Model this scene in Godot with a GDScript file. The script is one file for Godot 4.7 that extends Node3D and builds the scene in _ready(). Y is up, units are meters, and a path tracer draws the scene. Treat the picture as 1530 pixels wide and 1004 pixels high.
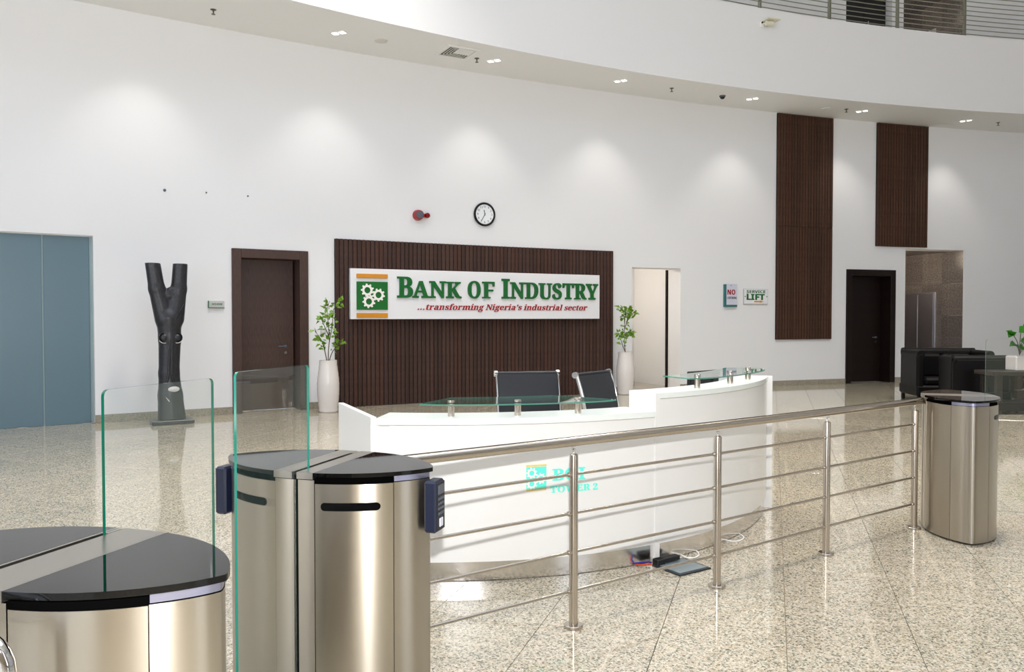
extends Node3D

const WC := Vector3(25.09, 0, 33.41)      # centre of the curved back wall
const WR := 55.12
const EC := Vector3(18.187, 0, 16.415)    # centre of the balcony edge
const ER := 35.435
const DC := Vector3(-0.487, 0, -7.528)    # centre of the curved reception desk
const A0 := -24.0
const SOF := 6.2
const ROOF := 10.6
const CAB := 1.01

var M := {}
var names := {}
var rng := RandomNumberGenerator.new()

# ------------------------------------------------------------------ set-up
func _ready():
	rng.seed = 7
	lighting()
	materials()
	shell()
	floor_tiles()
	wall_fittings()
	sign_wall()
	soffit_fittings()
	balcony()
	desk()
	chairs()
	vases()
	sculpture()
	lounge()
	railing()
	cabinets()

func lighting():
	var cam = Camera3D.new()
	cam.name = "camera"
	cam.position = Vector3(0, 1.6, 0)
	cam.rotation = Vector3(-atan2(30.0, 1200.0), 0, 0)
	cam.fov = rad_to_deg(2.0 * atan(502.0 / 1200.0))
	cam.near = 0.05
	cam.far = 200.0
	cam.current = true
	add_child(cam)
	var sky = ProceduralSkyMaterial.new()
	sky.sky_top_color = Color(0.84, 0.885, 0.955)
	sky.sky_horizon_color = Color(0.915, 0.935, 0.97)
	sky.ground_energy_multiplier = 1.55
	sky.ground_horizon_color = Color(0.97, 0.98, 1.0)
	sky.ground_bottom_color = Color(0.92, 0.925, 0.93)
	var env = Environment.new()
	env.background_mode = Environment.BG_SKY
	env.sky = Sky.new()
	env.sky.sky_material = sky
	env.background_energy_multiplier = 1.95
	env.tonemap_mode = Environment.TONE_MAPPER_LINEAR
	env.tonemap_exposure = 1.22
	env.sdfgi_enabled = true
	env.ssao_enabled = true
	env.ssil_enabled = true
	var we = WorldEnvironment.new()
	we.name = "world_environment"
	we.environment = env
	add_child(we)
	# the photographer's flash, held a little above the lens
	var fl = OmniLight3D.new()
	fl.name = "camera_flash"
	fl.position = Vector3(0.02, 1.88, 0.04)
	fl.light_energy = 14.0
	fl.light_color = Color(0.99, 0.99, 1.0)
	fl.light_size = 0.03
	fl.omni_range = 60.0
	fl.omni_attenuation = 2.0
	fl.shadow_enabled = true
	add_child(fl)

# ------------------------------------------------------------------ materials
func mat(key, c: Color, rough := 0.5, metal := 0.0, spec := 0.5):
	var m = StandardMaterial3D.new()
	m.resource_name = key
	m.albedo_color = c
	m.roughness = rough
	m.metallic = metal
	m.metallic_specular = spec
	M[key] = m
	return m

func noise_tex(freq, type, seed_, colors: Array, offsets: Array, size := 512, as_normal := false, octaves := 4):
	var n = FastNoiseLite.new()
	n.noise_type = type
	n.seed = seed_
	n.frequency = freq
	n.fractal_octaves = octaves
	var t = NoiseTexture2D.new()
	t.width = size
	t.height = size
	t.seamless = true
	t.noise = n
	if as_normal:
		t.as_normal_map = true
		t.bump_strength = 2.0
	else:
		var g = Gradient.new()
		g.colors = PackedColorArray(colors)
		g.offsets = PackedFloat32Array(offsets)
		t.color_ramp = g
	return t

func granite(seed_, palette: Array, shares: Array, freq: float) -> ImageTexture:
	# crystals: two layers of warped cells, each cell takes one colour of the palette by its share
	var size = 1024
	var layers = []
	for k in 3:
		var n = FastNoiseLite.new()
		n.seed = seed_ + k * 17
		n.frequency = freq * [1.0, 1.9, 0.25][k]
		if k < 2:
			n.noise_type = FastNoiseLite.TYPE_CELLULAR
			n.cellular_return_type = FastNoiseLite.RETURN_CELL_VALUE
			n.cellular_jitter = 1.0
			n.fractal_type = FastNoiseLite.FRACTAL_NONE
			n.domain_warp_enabled = true
			n.domain_warp_amplitude = 9.0
			n.domain_warp_frequency = freq * 0.9
		else:
			n.noise_type = FastNoiseLite.TYPE_SIMPLEX_SMOOTH
		var im = n.get_seamless_image(size, size, false, false, 0.05, true)
		im.convert(Image.FORMAT_L8)
		layers.append(im.get_data())
	var lut_a := PackedByteArray()
	lut_a.resize(256 * 3)
	for v in 256:
		var f = v / 256.0
		var run = 0.0
		var pick = palette.size() - 1
		for p in palette.size():
			run += shares[p]
			if f < run:
				pick = p
				break
		var c: Color = palette[pick]
		lut_a[v * 3] = int(c.r * 255.0)
		lut_a[v * 3 + 1] = int(c.g * 255.0)
		lut_a[v * 3 + 2] = int(c.b * 255.0)
	var a: PackedByteArray = layers[0]
	var b: PackedByteArray = layers[1]
	var w: PackedByteArray = layers[2]
	var out := PackedByteArray()
	out.resize(size * size * 3)
	for i in size * size:
		var p = a[i] * 3
		var q = b[i] * 3
		var t = w[i] - 128
		out[i * 3] = clampi((lut_a[p] * 5 + lut_a[q] * 4) / 9 + t / 12, 0, 255)
		out[i * 3 + 1] = clampi((lut_a[p + 1] * 5 + lut_a[q + 1] * 4) / 9 + t / 14, 0, 255)
		out[i * 3 + 2] = clampi((lut_a[p + 2] * 5 + lut_a[q + 2] * 4) / 9 + t / 18, 0, 255)
	return ImageTexture.create_from_image(Image.create_from_data(size, size, false, Image.FORMAT_RGB8, out))

func wood(seed_, dark: Color, light: Color) -> NoiseTexture2D:
	var t = noise_tex(0.02, FastNoiseLite.TYPE_SIMPLEX_SMOOTH, seed_, [dark, light], [0.25, 0.75], 512)
	t.noise.fractal_octaves = 5
	return t

func triplanar(m, tex, scale: Vector3, world := false):
	m.albedo_texture = tex
	m.uv1_triplanar = true
	m.uv1_world_triplanar = world
	m.uv1_scale = scale

func materials():
	mat("wall", Color(0.905, 0.905, 0.91), 0.5, 0, 0.35)
	mat("soffit", Color(0.94, 0.94, 0.935), 0.8, 0, 0.2)
	mat("paint_white", Color(0.93, 0.93, 0.92), 0.4)
	mat("rear_stone", Color(0.62, 0.55, 0.45), 0.6)
	var g1 = granite(3, [Color(0.735, 0.70, 0.635), Color(0.84, 0.815, 0.765), Color(0.70, 0.64, 0.55), Color(0.53, 0.545, 0.50), Color(0.20, 0.23, 0.215)], [0.32, 0.28, 0.13, 0.16, 0.11], 0.125)
	for k in 3:
		var m = mat("tile%d" % k, [Color(0.965, 0.945, 0.915), Color(0.99, 0.97, 0.935), Color(0.95, 0.935, 0.905)][k], 0.065, 0, 0.6)
		m.albedo_texture = g1
	var tf = mat("tile_far", Color(0.965, 0.955, 0.925), 0.065, 0, 0.6)
	tf.albedo_texture = g1
	mat("grout", Color(0.66, 0.57, 0.45), 0.8)
	var sk = mat("skirting", Color(0.86, 0.85, 0.83), 0.25)
	triplanar(sk, g1, Vector3(1.2, 1.2, 1.2), true)
	var g2 = granite(21, [Color(0.49, 0.455, 0.44), Color(0.62, 0.58, 0.55), Color(0.38, 0.355, 0.35), Color(0.18, 0.17, 0.17)], [0.35, 0.2, 0.25, 0.2], 0.085)
	for k in 2:
		var dg = mat("dark_granite%d" % k, [Color(1, 1, 1), Color(0.92, 0.92, 0.93)][k], 0.22, 0, 0.5)
		triplanar(dg, g2, Vector3(1.4, 1.4, 1.4), true)
	for k in 4:
		var w = mat("slat%d" % k, [Color(1, 1, 1), Color(0.88, 0.88, 0.88), Color(1.0, 0.95, 0.92), Color(0.94, 0.94, 0.96)][k], 0.55, 0, 0.35)
		triplanar(w, wood(11, Color(0.235, 0.165, 0.145), Color(0.33, 0.24, 0.21)), Vector3(14, 0.9, 14), true)
	mat("slat_gap", Color(0.10, 0.07, 0.06), 0.8)
	for k in 4:
		var w2 = mat("warm_slat%d" % k, [Color(1, 1, 1), Color(0.9, 0.9, 0.9), Color(1, 0.95, 0.92), Color(0.95, 0.95, 0.95)][k], 0.6, 0, 0.3)
		triplanar(w2, wood(12, Color(0.245, 0.168, 0.128), Color(0.34, 0.24, 0.185)), Vector3(14, 0.9, 14), true)
	var dw = mat("door_wood", Color(1, 1, 1), 0.4)
	triplanar(dw, wood(13, Color(0.23, 0.155, 0.13), Color(0.31, 0.22, 0.19)), Vector3(9, 0.5, 9), true)
	var dk = mat("door_dark", Color(1, 1, 1), 0.5, 0, 0.3)
	triplanar(dk, wood(14, Color(0.085, 0.05, 0.045), Color(0.125, 0.08, 0.07)), Vector3(9, 0.5, 9), true)
	mat("blue_panel", Color(0.37, 0.47, 0.515), 0.35)
	mat("blue_seam", Color(0.62, 0.70, 0.70), 0.4)
	mat("black_gloss", Color(0.035, 0.035, 0.04), 0.05, 0, 0.5)
	mat("black_glass", Color(0.02, 0.02, 0.022), 0.02, 0, 0.42)
	mat("window_black", Color(0.01, 0.01, 0.012), 0.35, 0, 0.25)
	mat("black_soft", Color(0.03, 0.03, 0.035), 0.5)
	mat("black_void", Color(0.012, 0.012, 0.012), 0.9, 0, 0.1)
	var st = mat("steel", Color(0.70, 0.67, 0.62), 0.29, 1.0)
	st.anisotropy_enabled = true
	st.anisotropy = -0.9
	mat("steel_plate", Color(0.68, 0.66, 0.63), 0.3, 1.0)
	mat("steel_tube", Color(0.76, 0.725, 0.68), 0.2, 1.0)
	mat("chrome", Color(0.88, 0.88, 0.88), 0.06, 1.0)
	mat("rim_steel", Color(0.66, 0.67, 0.78), 0.3, 1.0)
	var kk = mat("kick_steel", Color(0.90, 0.89, 0.88), 0.17, 1.0)
	kk.metallic = 1.0
	mat("lift_steel", Color(0.86, 0.85, 0.89), 0.42, 1.0)
	mat("desk_white", Color(0.91, 0.905, 0.89), 0.28)
	mat("desk_top", Color(0.91, 0.93, 0.905), 0.2)
	var gl = mat("glass", Color(0.75, 0.92, 0.87, 0.012), 0.0)
	gl.transparency = BaseMaterial3D.TRANSPARENCY_ALPHA
	var gs = mat("glass_shelf", Color(0.55, 0.80, 0.72, 0.012), 0.0)
	gs.transparency = BaseMaterial3D.TRANSPARENCY_ALPHA
	mat("glass_edge", Color(0.05, 0.46, 0.39), 0.08)
	mat("glass_edge_dark", Color(0.02, 0.30, 0.23), 0.08)
	var ge = mat("glass_edge_shelf", Color(0.30, 0.56, 0.48, 0.8), 0.3)
	ge.transparency = BaseMaterial3D.TRANSPARENCY_ALPHA
	mat("sign_white", Color(0.90, 0.90, 0.91), 0.25)
	mat("sign_green", Color(0.05, 0.38, 0.15), 0.3)
	mat("sign_square", Color(0.05, 0.40, 0.14), 0.3)
	mat("sign_red", Color(0.62, 0.05, 0.10), 0.35)
	mat("sign_gold", Color(0.80, 0.53, 0.11), 0.35)
	mat("gear_white", Color(0.94, 0.92, 0.90), 0.3)
	mat("turquoise", Color(0.40, 0.93, 0.85), 0.35)
	mat("pale_gold", Color(0.90, 0.80, 0.45), 0.35)
	mat("teal_edge", Color(0.16, 0.42, 0.43), 0.3)
	mat("plate_grey", Color(0.74, 0.74, 0.73), 0.35)
	mat("text_black", Color(0.10, 0.10, 0.11), 0.5)
	mat("clock_face", Color(0.93, 0.94, 0.95), 0.3)
	mat("alarm_red", Color(0.62, 0.07, 0.10), 0.3)
	mat("alarm_grey", Color(0.33, 0.36, 0.40), 0.6)
	mat("beacon_red", Color(0.48, 0.03, 0.07), 0.15)
	mat("vase", Color(0.865, 0.84, 0.82), 0.22)
	mat("pebble", Color(0.80, 0.78, 0.74), 0.6)
	mat("stem", Color(0.33, 0.28, 0.20), 0.7)
	var lf = mat("leaf", Color(0.44, 0.60, 0.17), 0.45)
	lf.backlight_enabled = true
	lf.backlight = Color(0.2, 0.3, 0.05)
	lf.cull_mode = BaseMaterial3D.CULL_DISABLED
	var lf2 = mat("leaf_broad", Color(0.20, 0.50, 0.10), 0.4)
	lf2.backlight_enabled = true
	lf2.backlight = Color(0.1, 0.25, 0.03)
	lf2.cull_mode = BaseMaterial3D.CULL_DISABLED
	var eb = mat("ebony", Color(1, 1, 1), 0.34)
	triplanar(eb, noise_tex(0.03, FastNoiseLite.TYPE_SIMPLEX_SMOOTH, 5, [Color(0.10, 0.10, 0.115), Color(0.19, 0.19, 0.21)], [0.3, 0.7]), Vector3(5, 1.2, 5))
	mat("ebony_cut", Color(0.06, 0.06, 0.07), 0.4)
	mat("ebony_edge", Color(0.82, 0.81, 0.79), 0.35)
	var le = mat("leather", Color(0.125, 0.13, 0.15), 0.42)
	le.normal_enabled = true
	le.normal_texture = noise_tex(0.12, FastNoiseLite.TYPE_CELLULAR, 9, [], [], 256, true)
	le.normal_scale = 0.15
	le.uv1_triplanar = true
	le.uv1_scale = Vector3(6, 6, 6)
	mat("sofa_leather", Color(0.035, 0.026, 0.028), 0.45, 0, 0.3)
	mat("brown_leather", Color(0.20, 0.16, 0.13), 0.45)
	var tw = mat("table_wood", Color(1, 1, 1), 0.4)
	triplanar(tw, wood(15, Color(0.11, 0.085, 0.06), Color(0.17, 0.13, 0.095)), Vector3(0.8, 7, 7))
	mat("navy", Color(0.085, 0.11, 0.19), 0.35)
	mat("navy_key", Color(0.05, 0.055, 0.07), 0.4)
	mat("key_grey", Color(0.30, 0.32, 0.36), 0.4)
	mat("box_lid", Color(0.58, 0.63, 0.65), 0.35, 0.6)
	mat("box_frame", Color(0.10, 0.13, 0.15), 0.4)
	mat("cable_white", Color(0.90, 0.90, 0.88), 0.4)
	mat("cable_blue", Color(0.12, 0.10, 0.50), 0.4)
	mat("cable_orange", Color(0.72, 0.26, 0.10), 0.4)
	mat("screen_off", Color(0.03, 0.03, 0.035), 0.1)
	mat("lilac", Color(0.80, 0.80, 0.86), 0.3)
	mat("rail_grey", Color(0.60, 0.60, 0.54), 0.45, 0.6)
	mat("cream_plastic", Color(0.86, 0.85, 0.77), 0.4)
	mat("brass", Color(0.42, 0.40, 0.36), 0.3, 1.0)
	mat("grille", Color(0.83, 0.83, 0.80), 0.6)
	mat("grille_dark", Color(0.12, 0.12, 0.115), 0.8)
	var lm = mat("lamp_glow", Color(1, 1, 1), 0.5)
	lm.emission_enabled = true
	lm.emission = Color(1, 0.98, 0.93)
	lm.emission_energy_multiplier = 3.0

# ------------------------------------------------------------------ naming
func numbered(n: String) -> String:
	if not names.has(n):
		names[n] = 0
		return n
	names[n] += 1
	return "%s_%03d" % [n, names[n]]

func tag(o, label, category := "", group := "", kind := ""):
	if label != "":
		o.set_meta("label", label)
	if category != "":
		o.set_meta("category", category)
	if group != "":
		o.set_meta("group", group)
	if kind != "":
		o.set_meta("kind", kind)
	return o

func thing(n, label, category, at := Vector3.ZERO, turn := 0.0, group := "", kind := ""):
	var o = Node3D.new()
	o.name = numbered(n)
	add_child(o)
	o.position = at
	o.rotation.y = turn
	return tag(o, label, category, group, kind)

func put(n, st, m, parent = null, label := ""):
	var o = MeshInstance3D.new()
	var mesh = st if st is Mesh else st.commit()
	o.mesh = mesh
	o.material_override = M[m] if m is String else m
	if parent == null:
		o.name = numbered(n)
		add_child(o)
	else:
		var k = 0
		var nm = n
		while parent.has_node(NodePath(nm)):
			k += 1
			nm = "%s_%03d" % [n, k]
		o.name = nm
		parent.add_child(o, true)
	if label != "":
		o.set_meta("label", label)
	return o

func struct(n, st, m, label, category := ""):
	var o = put(n, st, m)
	return tag(o, label, category, "", "structure")

# ------------------------------------------------------------------ geometry
func S():
	var st = SurfaceTool.new()
	st.begin(Mesh.PRIMITIVE_TRIANGLES)
	return st

func tri(st, a, b, c, na, nb, nc, ua = Vector2(), ub = Vector2(), uc = Vector2()):
	var f = (b - a).cross(c - a)
	if f.dot(na + nb + nc) > 0.0:
		var t = b
		b = c
		c = t
		t = nb
		nb = nc
		nc = t
		t = ub
		ub = uc
		uc = t
	st.set_normal(na)
	st.set_uv(ua)
	st.add_vertex(a)
	st.set_normal(nb)
	st.set_uv(ub)
	st.add_vertex(b)
	st.set_normal(nc)
	st.set_uv(uc)
	st.add_vertex(c)

func quad(st, a, b, c, d, n, na = null, nb = null, nc = null, nd = null, uv = null):
	if na == null:
		na = n
		nb = n
		nc = n
		nd = n
	if uv == null:
		uv = [Vector2(0, 0), Vector2(1, 0), Vector2(1, 1), Vector2(0, 1)]
	tri(st, a, b, c, na, nb, nc, uv[0], uv[1], uv[2])
	tri(st, a, c, d, na, nc, nd, uv[0], uv[2], uv[3])

# a box with chamfered edges
func box(st, c: Vector3, size: Vector3, bev := 0.0, T := Transform3D()):
	var h = size / 2.0
	bev = minf(bev, minf(h.x, minf(h.y, h.z)) * 0.95)
	var B = T.basis.orthonormalized()
	if bev <= 0.0:
		for ax in 3:
			for s in [-1.0, 1.0]:
				var n = Vector3()
				n[ax] = s
				var u = (ax + 1) % 3
				var w = (ax + 2) % 3
				var P = []
				for q in [[-1, -1], [1, -1], [1, 1], [-1, 1]]:
					var p = Vector3()
					p[ax] = s * h[ax]
					p[u] = q[0] * h[u]
					p[w] = q[1] * h[w]
					P.append(T * (c + p))
				quad(st, P[0], P[1], P[2], P[3], B * n)
		return
	var pt = func(ax, sx, sy, sz):
		var sg = Vector3(sx, sy, sz)
		var p = Vector3()
		for k in 3:
			p[k] = sg[k] * (h[k] if k == ax else h[k] - bev)
		return T * (c + p)
	for ax in 3:
		for s in [-1, 1]:
			var n = Vector3()
			n[ax] = s
			var u = (ax + 1) % 3
			var w = (ax + 2) % 3
			var P = []
			for q in [[-1, -1], [1, -1], [1, 1], [-1, 1]]:
				var sg = [0, 0, 0]
				sg[ax] = s
				sg[u] = q[0]
				sg[w] = q[1]
				P.append(pt.call(ax, sg[0], sg[1], sg[2]))
			quad(st, P[0], P[1], P[2], P[3], B * n)
	for ax in 3:
		var u = (ax + 1) % 3
		var w = (ax + 2) % 3
		for s in [-1, 1]:
			for r in [-1, 1]:
				var P = []
				for e in [-1, 1]:
					var sg = [0, 0, 0]
					sg[ax] = e
					sg[u] = s
					sg[w] = r
					P.append(pt.call(u, sg[0], sg[1], sg[2]))
					P.append(pt.call(w, sg[0], sg[1], sg[2]))
				var n = Vector3()
				n[u] = s
				n[w] = r
				quad(st, P[0], P[1], P[3], P[2], B * n.normalized())
	for sx in [-1, 1]:
		for sy in [-1, 1]:
			for sz in [-1, 1]:
				var n = (B * Vector3(sx, sy, sz)).normalized()
				tri(st, pt.call(0, sx, sy, sz), pt.call(1, sx, sy, sz), pt.call(2, sx, sy, sz), n, n, n)

func pol(C: Vector3, a: float, r: float, y: float) -> Vector3:
	return Vector3(C.x + r * sin(a), y, C.z + r * cos(a))

# a block between two radii of a circle
func arc_block(st, C, r0, r1, a0, a1, y0, y1, n := 8, ends := true):
	for k in n:
		var b0 = lerpf(a0, a1, float(k) / n)
		var b1 = lerpf(a0, a1, float(k + 1) / n)
		var o0 = Vector3(sin(b0), 0, cos(b0))
		var o1 = Vector3(sin(b1), 0, cos(b1))
		var u0 = (b0 - a0) * r1
		var u1 = (b1 - a0) * r1
		var uv = [Vector2(u0, y0), Vector2(u1, y0), Vector2(u1, y1), Vector2(u0, y1)]
		quad(st, pol(C, b0, r1, y0), pol(C, b1, r1, y0), pol(C, b1, r1, y1), pol(C, b0, r1, y1), o0, o0, o1, o1, o0, uv)
		quad(st, pol(C, b0, r0, y0), pol(C, b1, r0, y0), pol(C, b1, r0, y1), pol(C, b0, r0, y1), -o0, -o0, -o1, -o1, -o0, uv)
		quad(st, pol(C, b0, r0, y1), pol(C, b1, r0, y1), pol(C, b1, r1, y1), pol(C, b0, r1, y1), Vector3.UP)
		quad(st, pol(C, b0, r0, y0), pol(C, b1, r0, y0), pol(C, b1, r1, y0), pol(C, b0, r1, y0), Vector3.DOWN)
	if ends:
		for e in [[a0, -signf(a1 - a0)], [a1, signf(a1 - a0)]]:
			var t = Vector3(cos(e[0]), 0, -sin(e[0])) * e[1]
			quad(st, pol(C, e[0], r0, y0), pol(C, e[0], r1, y0), pol(C, e[0], r1, y1), pol(C, e[0], r0, y1), t)

# a polygon in the XY plane of T, extruded along its Z from z0 to z1
func prism(st, poly: PackedVector2Array, z0: float, z1: float, T := Transform3D(), sides := true, faces := true, smooth := false):
	var B = T.basis.orthonormalized()
	var n = poly.size()
	if faces:
		var idx = Geometry2D.triangulate_polygon(poly)
		for k in range(0, idx.size(), 3):
			for z in [z0, z1]:
				var nn = B * Vector3(0, 0, 1 if z == maxf(z0, z1) else -1)
				var P = []
				for j in 3:
					var p = poly[idx[k + j]]
					P.append(T * Vector3(p.x, p.y, z))
				tri(st, P[0], P[1], P[2], nn, nn, nn, poly[idx[k]], poly[idx[k + 1]], poly[idx[k + 2]])
	if sides:
		var area = 0.0
		for k in n:
			area += poly[k].cross(poly[(k + 1) % n])
		var sg = signf(area)
		var en = []
		for k in n:
			var d = (poly[(k + 1) % n] - poly[k]).normalized()
			en.append(Vector3(d.y, -d.x, 0) * sg)
		var run = 0.0
		for k in n:
			var p = poly[k]
			var q = poly[(k + 1) % n]
			var na = en[k]
			var nb = en[k]
			if smooth:
				if en[k].dot(en[(k + n - 1) % n]) > 0.8:
					na = (en[k] + en[(k + n - 1) % n]).normalized()
				if en[k].dot(en[(k + 1) % n]) > 0.8:
					nb = (en[k] + en[(k + 1) % n]).normalized()
			var l = p.distance_to(q)
			quad(st, T * Vector3(p.x, p.y, z0), T * Vector3(q.x, q.y, z0), T * Vector3(q.x, q.y, z1), T * Vector3(p.x, p.y, z1), B * en[k], B * na, B * nb, B * nb, B * na, [Vector2(run, z0), Vector2(run + l, z0), Vector2(run + l, z1), Vector2(run, z1)])
			run += l

# revolve a profile of (radius, height) round Y
func lathe(st, prof: Array, sides := 24, T := Transform3D()):
	var B = T.basis.orthonormalized()
	var nn = []
	for k in prof.size() - 1:
		var d = (prof[k + 1] - prof[k]).normalized()
		nn.append(Vector2(d.y, -d.x))
	for k in prof.size() - 1:
		var n0 = nn[k]
		var n1 = nn[k]
		if k > 0 and nn[k].dot(nn[k - 1]) > 0.75:
			n0 = (nn[k] + nn[k - 1]).normalized()
		if k < prof.size() - 2 and nn[k].dot(nn[k + 1]) > 0.75:
			n1 = (nn[k] + nn[k + 1]).normalized()
		for s in sides:
			var a = TAU * s / sides
			var b = TAU * (s + 1) / sides
			var pa = Vector3(prof[k].x * cos(a), prof[k].y, prof[k].x * sin(a))
			var pb = Vector3(prof[k].x * cos(b), prof[k].y, prof[k].x * sin(b))
			var pc = Vector3(prof[k + 1].x * cos(b), prof[k + 1].y, prof[k + 1].x * sin(b))
			var pd = Vector3(prof[k + 1].x * cos(a), prof[k + 1].y, prof[k + 1].x * sin(a))
			var na = Vector3(n0.x * cos(a), n0.y, n0.x * sin(a))
			var nb = Vector3(n0.x * cos(b), n0.y, n0.x * sin(b))
			var nc = Vector3(n1.x * cos(b), n1.y, n1.x * sin(b))
			var nd = Vector3(n1.x * cos(a), n1.y, n1.x * sin(a))
			var avg = na + nb + nc + nd
			if prof[k].x > 1e-5:
				tri(st, T * pa, T * pb, T * pc, B * na, B * nb, B * nc, Vector2(float(s) / sides, 0), Vector2(float(s + 1) / sides, 0), Vector2(float(s + 1) / sides, 1))
			if prof[k + 1].x > 1e-5:
				tri(st, T * pa, T * pc, T * pd, B * na, B * nc, B * nd, Vector2(float(s) / sides, 0), Vector2(float(s + 1) / sides, 1), Vector2(float(s) / sides, 1))

# a tube along points; rr may be a number or one radius per point; sect squashes it
func tube(st, pts: Array, rr, sides := 12, cap := true, flat := Vector2(1, 1), up := Vector3.UP):
	var n = pts.size()
	var rings = []
	var fr = []
	for k in n:
		var d = (pts[mini(k + 1, n - 1)] - pts[maxi(k - 1, 0)]).normalized()
		var x = up.cross(d)
		if x.length() < 0.05:
			x = Vector3(1, 0, 0).cross(d)
		if k > 0:
			x = fr[k - 1] - d * fr[k - 1].dot(d)
		x = x.normalized()
		fr.append(x)
		var y = d.cross(x).normalized()
		var r = rr[k] if rr is Array else rr
		var ring = []
		for s in sides:
			var a = TAU * s / sides
			var o = x * cos(a) * flat.x + y * sin(a) * flat.y
			var nn = (x * cos(a) / flat.x + y * sin(a) / flat.y).normalized()
			ring.append([pts[k] + o * r, nn])
		rings.append(ring)
	var run = 0.0
	for k in n - 1:
		var l = pts[k].distance_to(pts[k + 1])
		for s in sides:
			var t = (s + 1) % sides
			var a = rings[k][s]
			var b = rings[k][t]
			var c = rings[k + 1][t]
			var d = rings[k + 1][s]
			quad(st, a[0], b[0], c[0], d[0], a[1] + b[1], a[1], b[1], c[1], d[1], [Vector2(float(s) / sides, run), Vector2(float(s + 1) / sides, run), Vector2(float(s + 1) / sides, run + l), Vector2(float(s) / sides, run + l)])
		run += l
	if cap:
		for e in [[0, 1], [n - 1, n - 2]]:
			var dn = (pts[e[0]] - pts[e[1]]).normalized()
			for s in sides:
				tri(st, pts[e[0]], rings[e[0]][s][0], rings[e[0]][(s + 1) % sides][0], dn, dn, dn)

func rounded(x0, y0, x1, y1, r, n := 4) -> PackedVector2Array:
	var P := PackedVector2Array()
	for c in [[x1 - r, y0 + r, -PI / 2], [x1 - r, y1 - r, 0.0], [x0 + r, y1 - r, PI / 2], [x0 + r, y0 + r, PI]]:
		for k in n + 1:
			var a = c[2] + PI / 2 * k / n
			P.append(Vector2(c[0] + r * cos(a), c[1] + r * sin(a)))
	return P

func disc(r, n := 24) -> PackedVector2Array:
	var P := PackedVector2Array()
	for k in n:
		P.append(Vector2(cos(TAU * k / n), sin(TAU * k / n)) * r)
	return P

func gear(ro, rt, teeth) -> PackedVector2Array:
	var P := PackedVector2Array()
	for k in teeth:
		for q in [[0.0, ro], [0.20, ro], [0.28, rt], [0.62, rt], [0.70, ro]]:
			var a = TAU * (k + q[0]) / teeth
			P.append(Vector2(cos(a), sin(a)) * q[1])
	return P

func ring_prism(st, outer: PackedVector2Array, r_in, z0, z1, T: Transform3D):
	# a toothed ring: quads between the outline and a circle of the same count
	var n = outer.size()
	var B = T.basis.orthonormalized()
	for k in n:
		var p = outer[k]
		var q = outer[(k + 1) % n]
		var pi_ = p.normalized() * r_in
		var qi = q.normalized() * r_in
		var e = (q - p).normalized()
		quad(st, T * Vector3(p.x, p.y, z1), T * Vector3(q.x, q.y, z1), T * Vector3(qi.x, qi.y, z1), T * Vector3(pi_.x, pi_.y, z1), B * Vector3(0, 0, 1))
		quad(st, T * Vector3(p.x, p.y, z0), T * Vector3(q.x, q.y, z0), T * Vector3(q.x, q.y, z1), T * Vector3(p.x, p.y, z1), B * Vector3(e.y, -e.x, 0))
		quad(st, T * Vector3(pi_.x, pi_.y, z0), T * Vector3(qi.x, qi.y, z0), T * Vector3(qi.x, qi.y, z1), T * Vector3(pi_.x, pi_.y, z1), B * Vector3(-pi_.x, -pi_.y, 0).normalized())

# raised lettering fitted into a rectangle; bend maps a point of the flat text to its place
func lettering(str_, font_name, bold, x0, y0, w, h, depth, slant := 0.0, bend = null, embolden := 0.0) -> ArrayMesh:
	var f = SystemFont.new()
	f.font_names = PackedStringArray([font_name])
	f.font_weight = 700 if bold else 400
	var tm = TextMesh.new()
	tm.text = str_
	var fv = FontVariation.new()
	fv.base_font = f
	fv.variation_embolden = embolden
	tm.font = fv
	tm.font_size = 64
	tm.pixel_size = 0.01
	tm.depth = 0.1
	tm.curve_step = 1.0
	var am = ArrayMesh.new()
	var arr = tm.get_mesh_arrays()
	var V: PackedVector3Array = arr[Mesh.ARRAY_VERTEX]
	var N: PackedVector3Array = arr[Mesh.ARRAY_NORMAL]
	if V.is_empty():
		return am
	var lo = V[0]
	var hi = V[0]
	for v in V:
		lo = lo.min(v)
		hi = hi.max(v)
	var d = hi - lo
	for k in V.size():
		var q = (V[k] - lo) / d
		var p = Vector3(x0 + q.x * w + (q.y - 0.3) * h * slant, y0 + q.y * h, q.z * depth)
		V[k] = bend.call(p) if bend != null else p
		if bend != null:
			var p2 = bend.call(p + N[k] * 0.01)
			N[k] = (p2 - V[k]).normalized()
	arr[Mesh.ARRAY_VERTEX] = V
	arr[Mesh.ARRAY_NORMAL] = N
	arr[Mesh.ARRAY_TANGENT] = null
	am.add_surface_from_arrays(Mesh.PRIMITIVE_TRIANGLES, arr)
	return am

# ------------------------------------------------------------------ the curved wall
func phi(s: float) -> float:
	return deg_to_rad(A0) + s / WR

func wa(s: float) -> float:        # angle for arc_block
	return PI - phi(s)

func wp(s: float, y: float, off := 0.0) -> Vector3:
	return pol(WC, wa(s), WR - off, y)

func wyaw(s: float) -> float:
	return -phi(s)

func edge_r(s: float) -> float:    # radius, from the wall's centre, of the balcony edge
	var a = wa(s)
	var d = Vector3(sin(a), 0, cos(a))
	var m = WC - EC
	m.y = 0
	var b = m.dot(d)
	var c = m.length_squared() - ER * ER
	return clampf(-b + sqrt(maxf(b * b - c, 0.0)), WR - 3.2, WR - 1.2)

func wall_piece(st, s0, s1, y0, y1, depth := 0.42, front := 0.0):
	arc_block(st, WC, WR - front, WR + depth, wa(s0), wa(s1), y0, y1, maxi(1, int(ceil((s1 - s0) / 0.6))))

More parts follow.
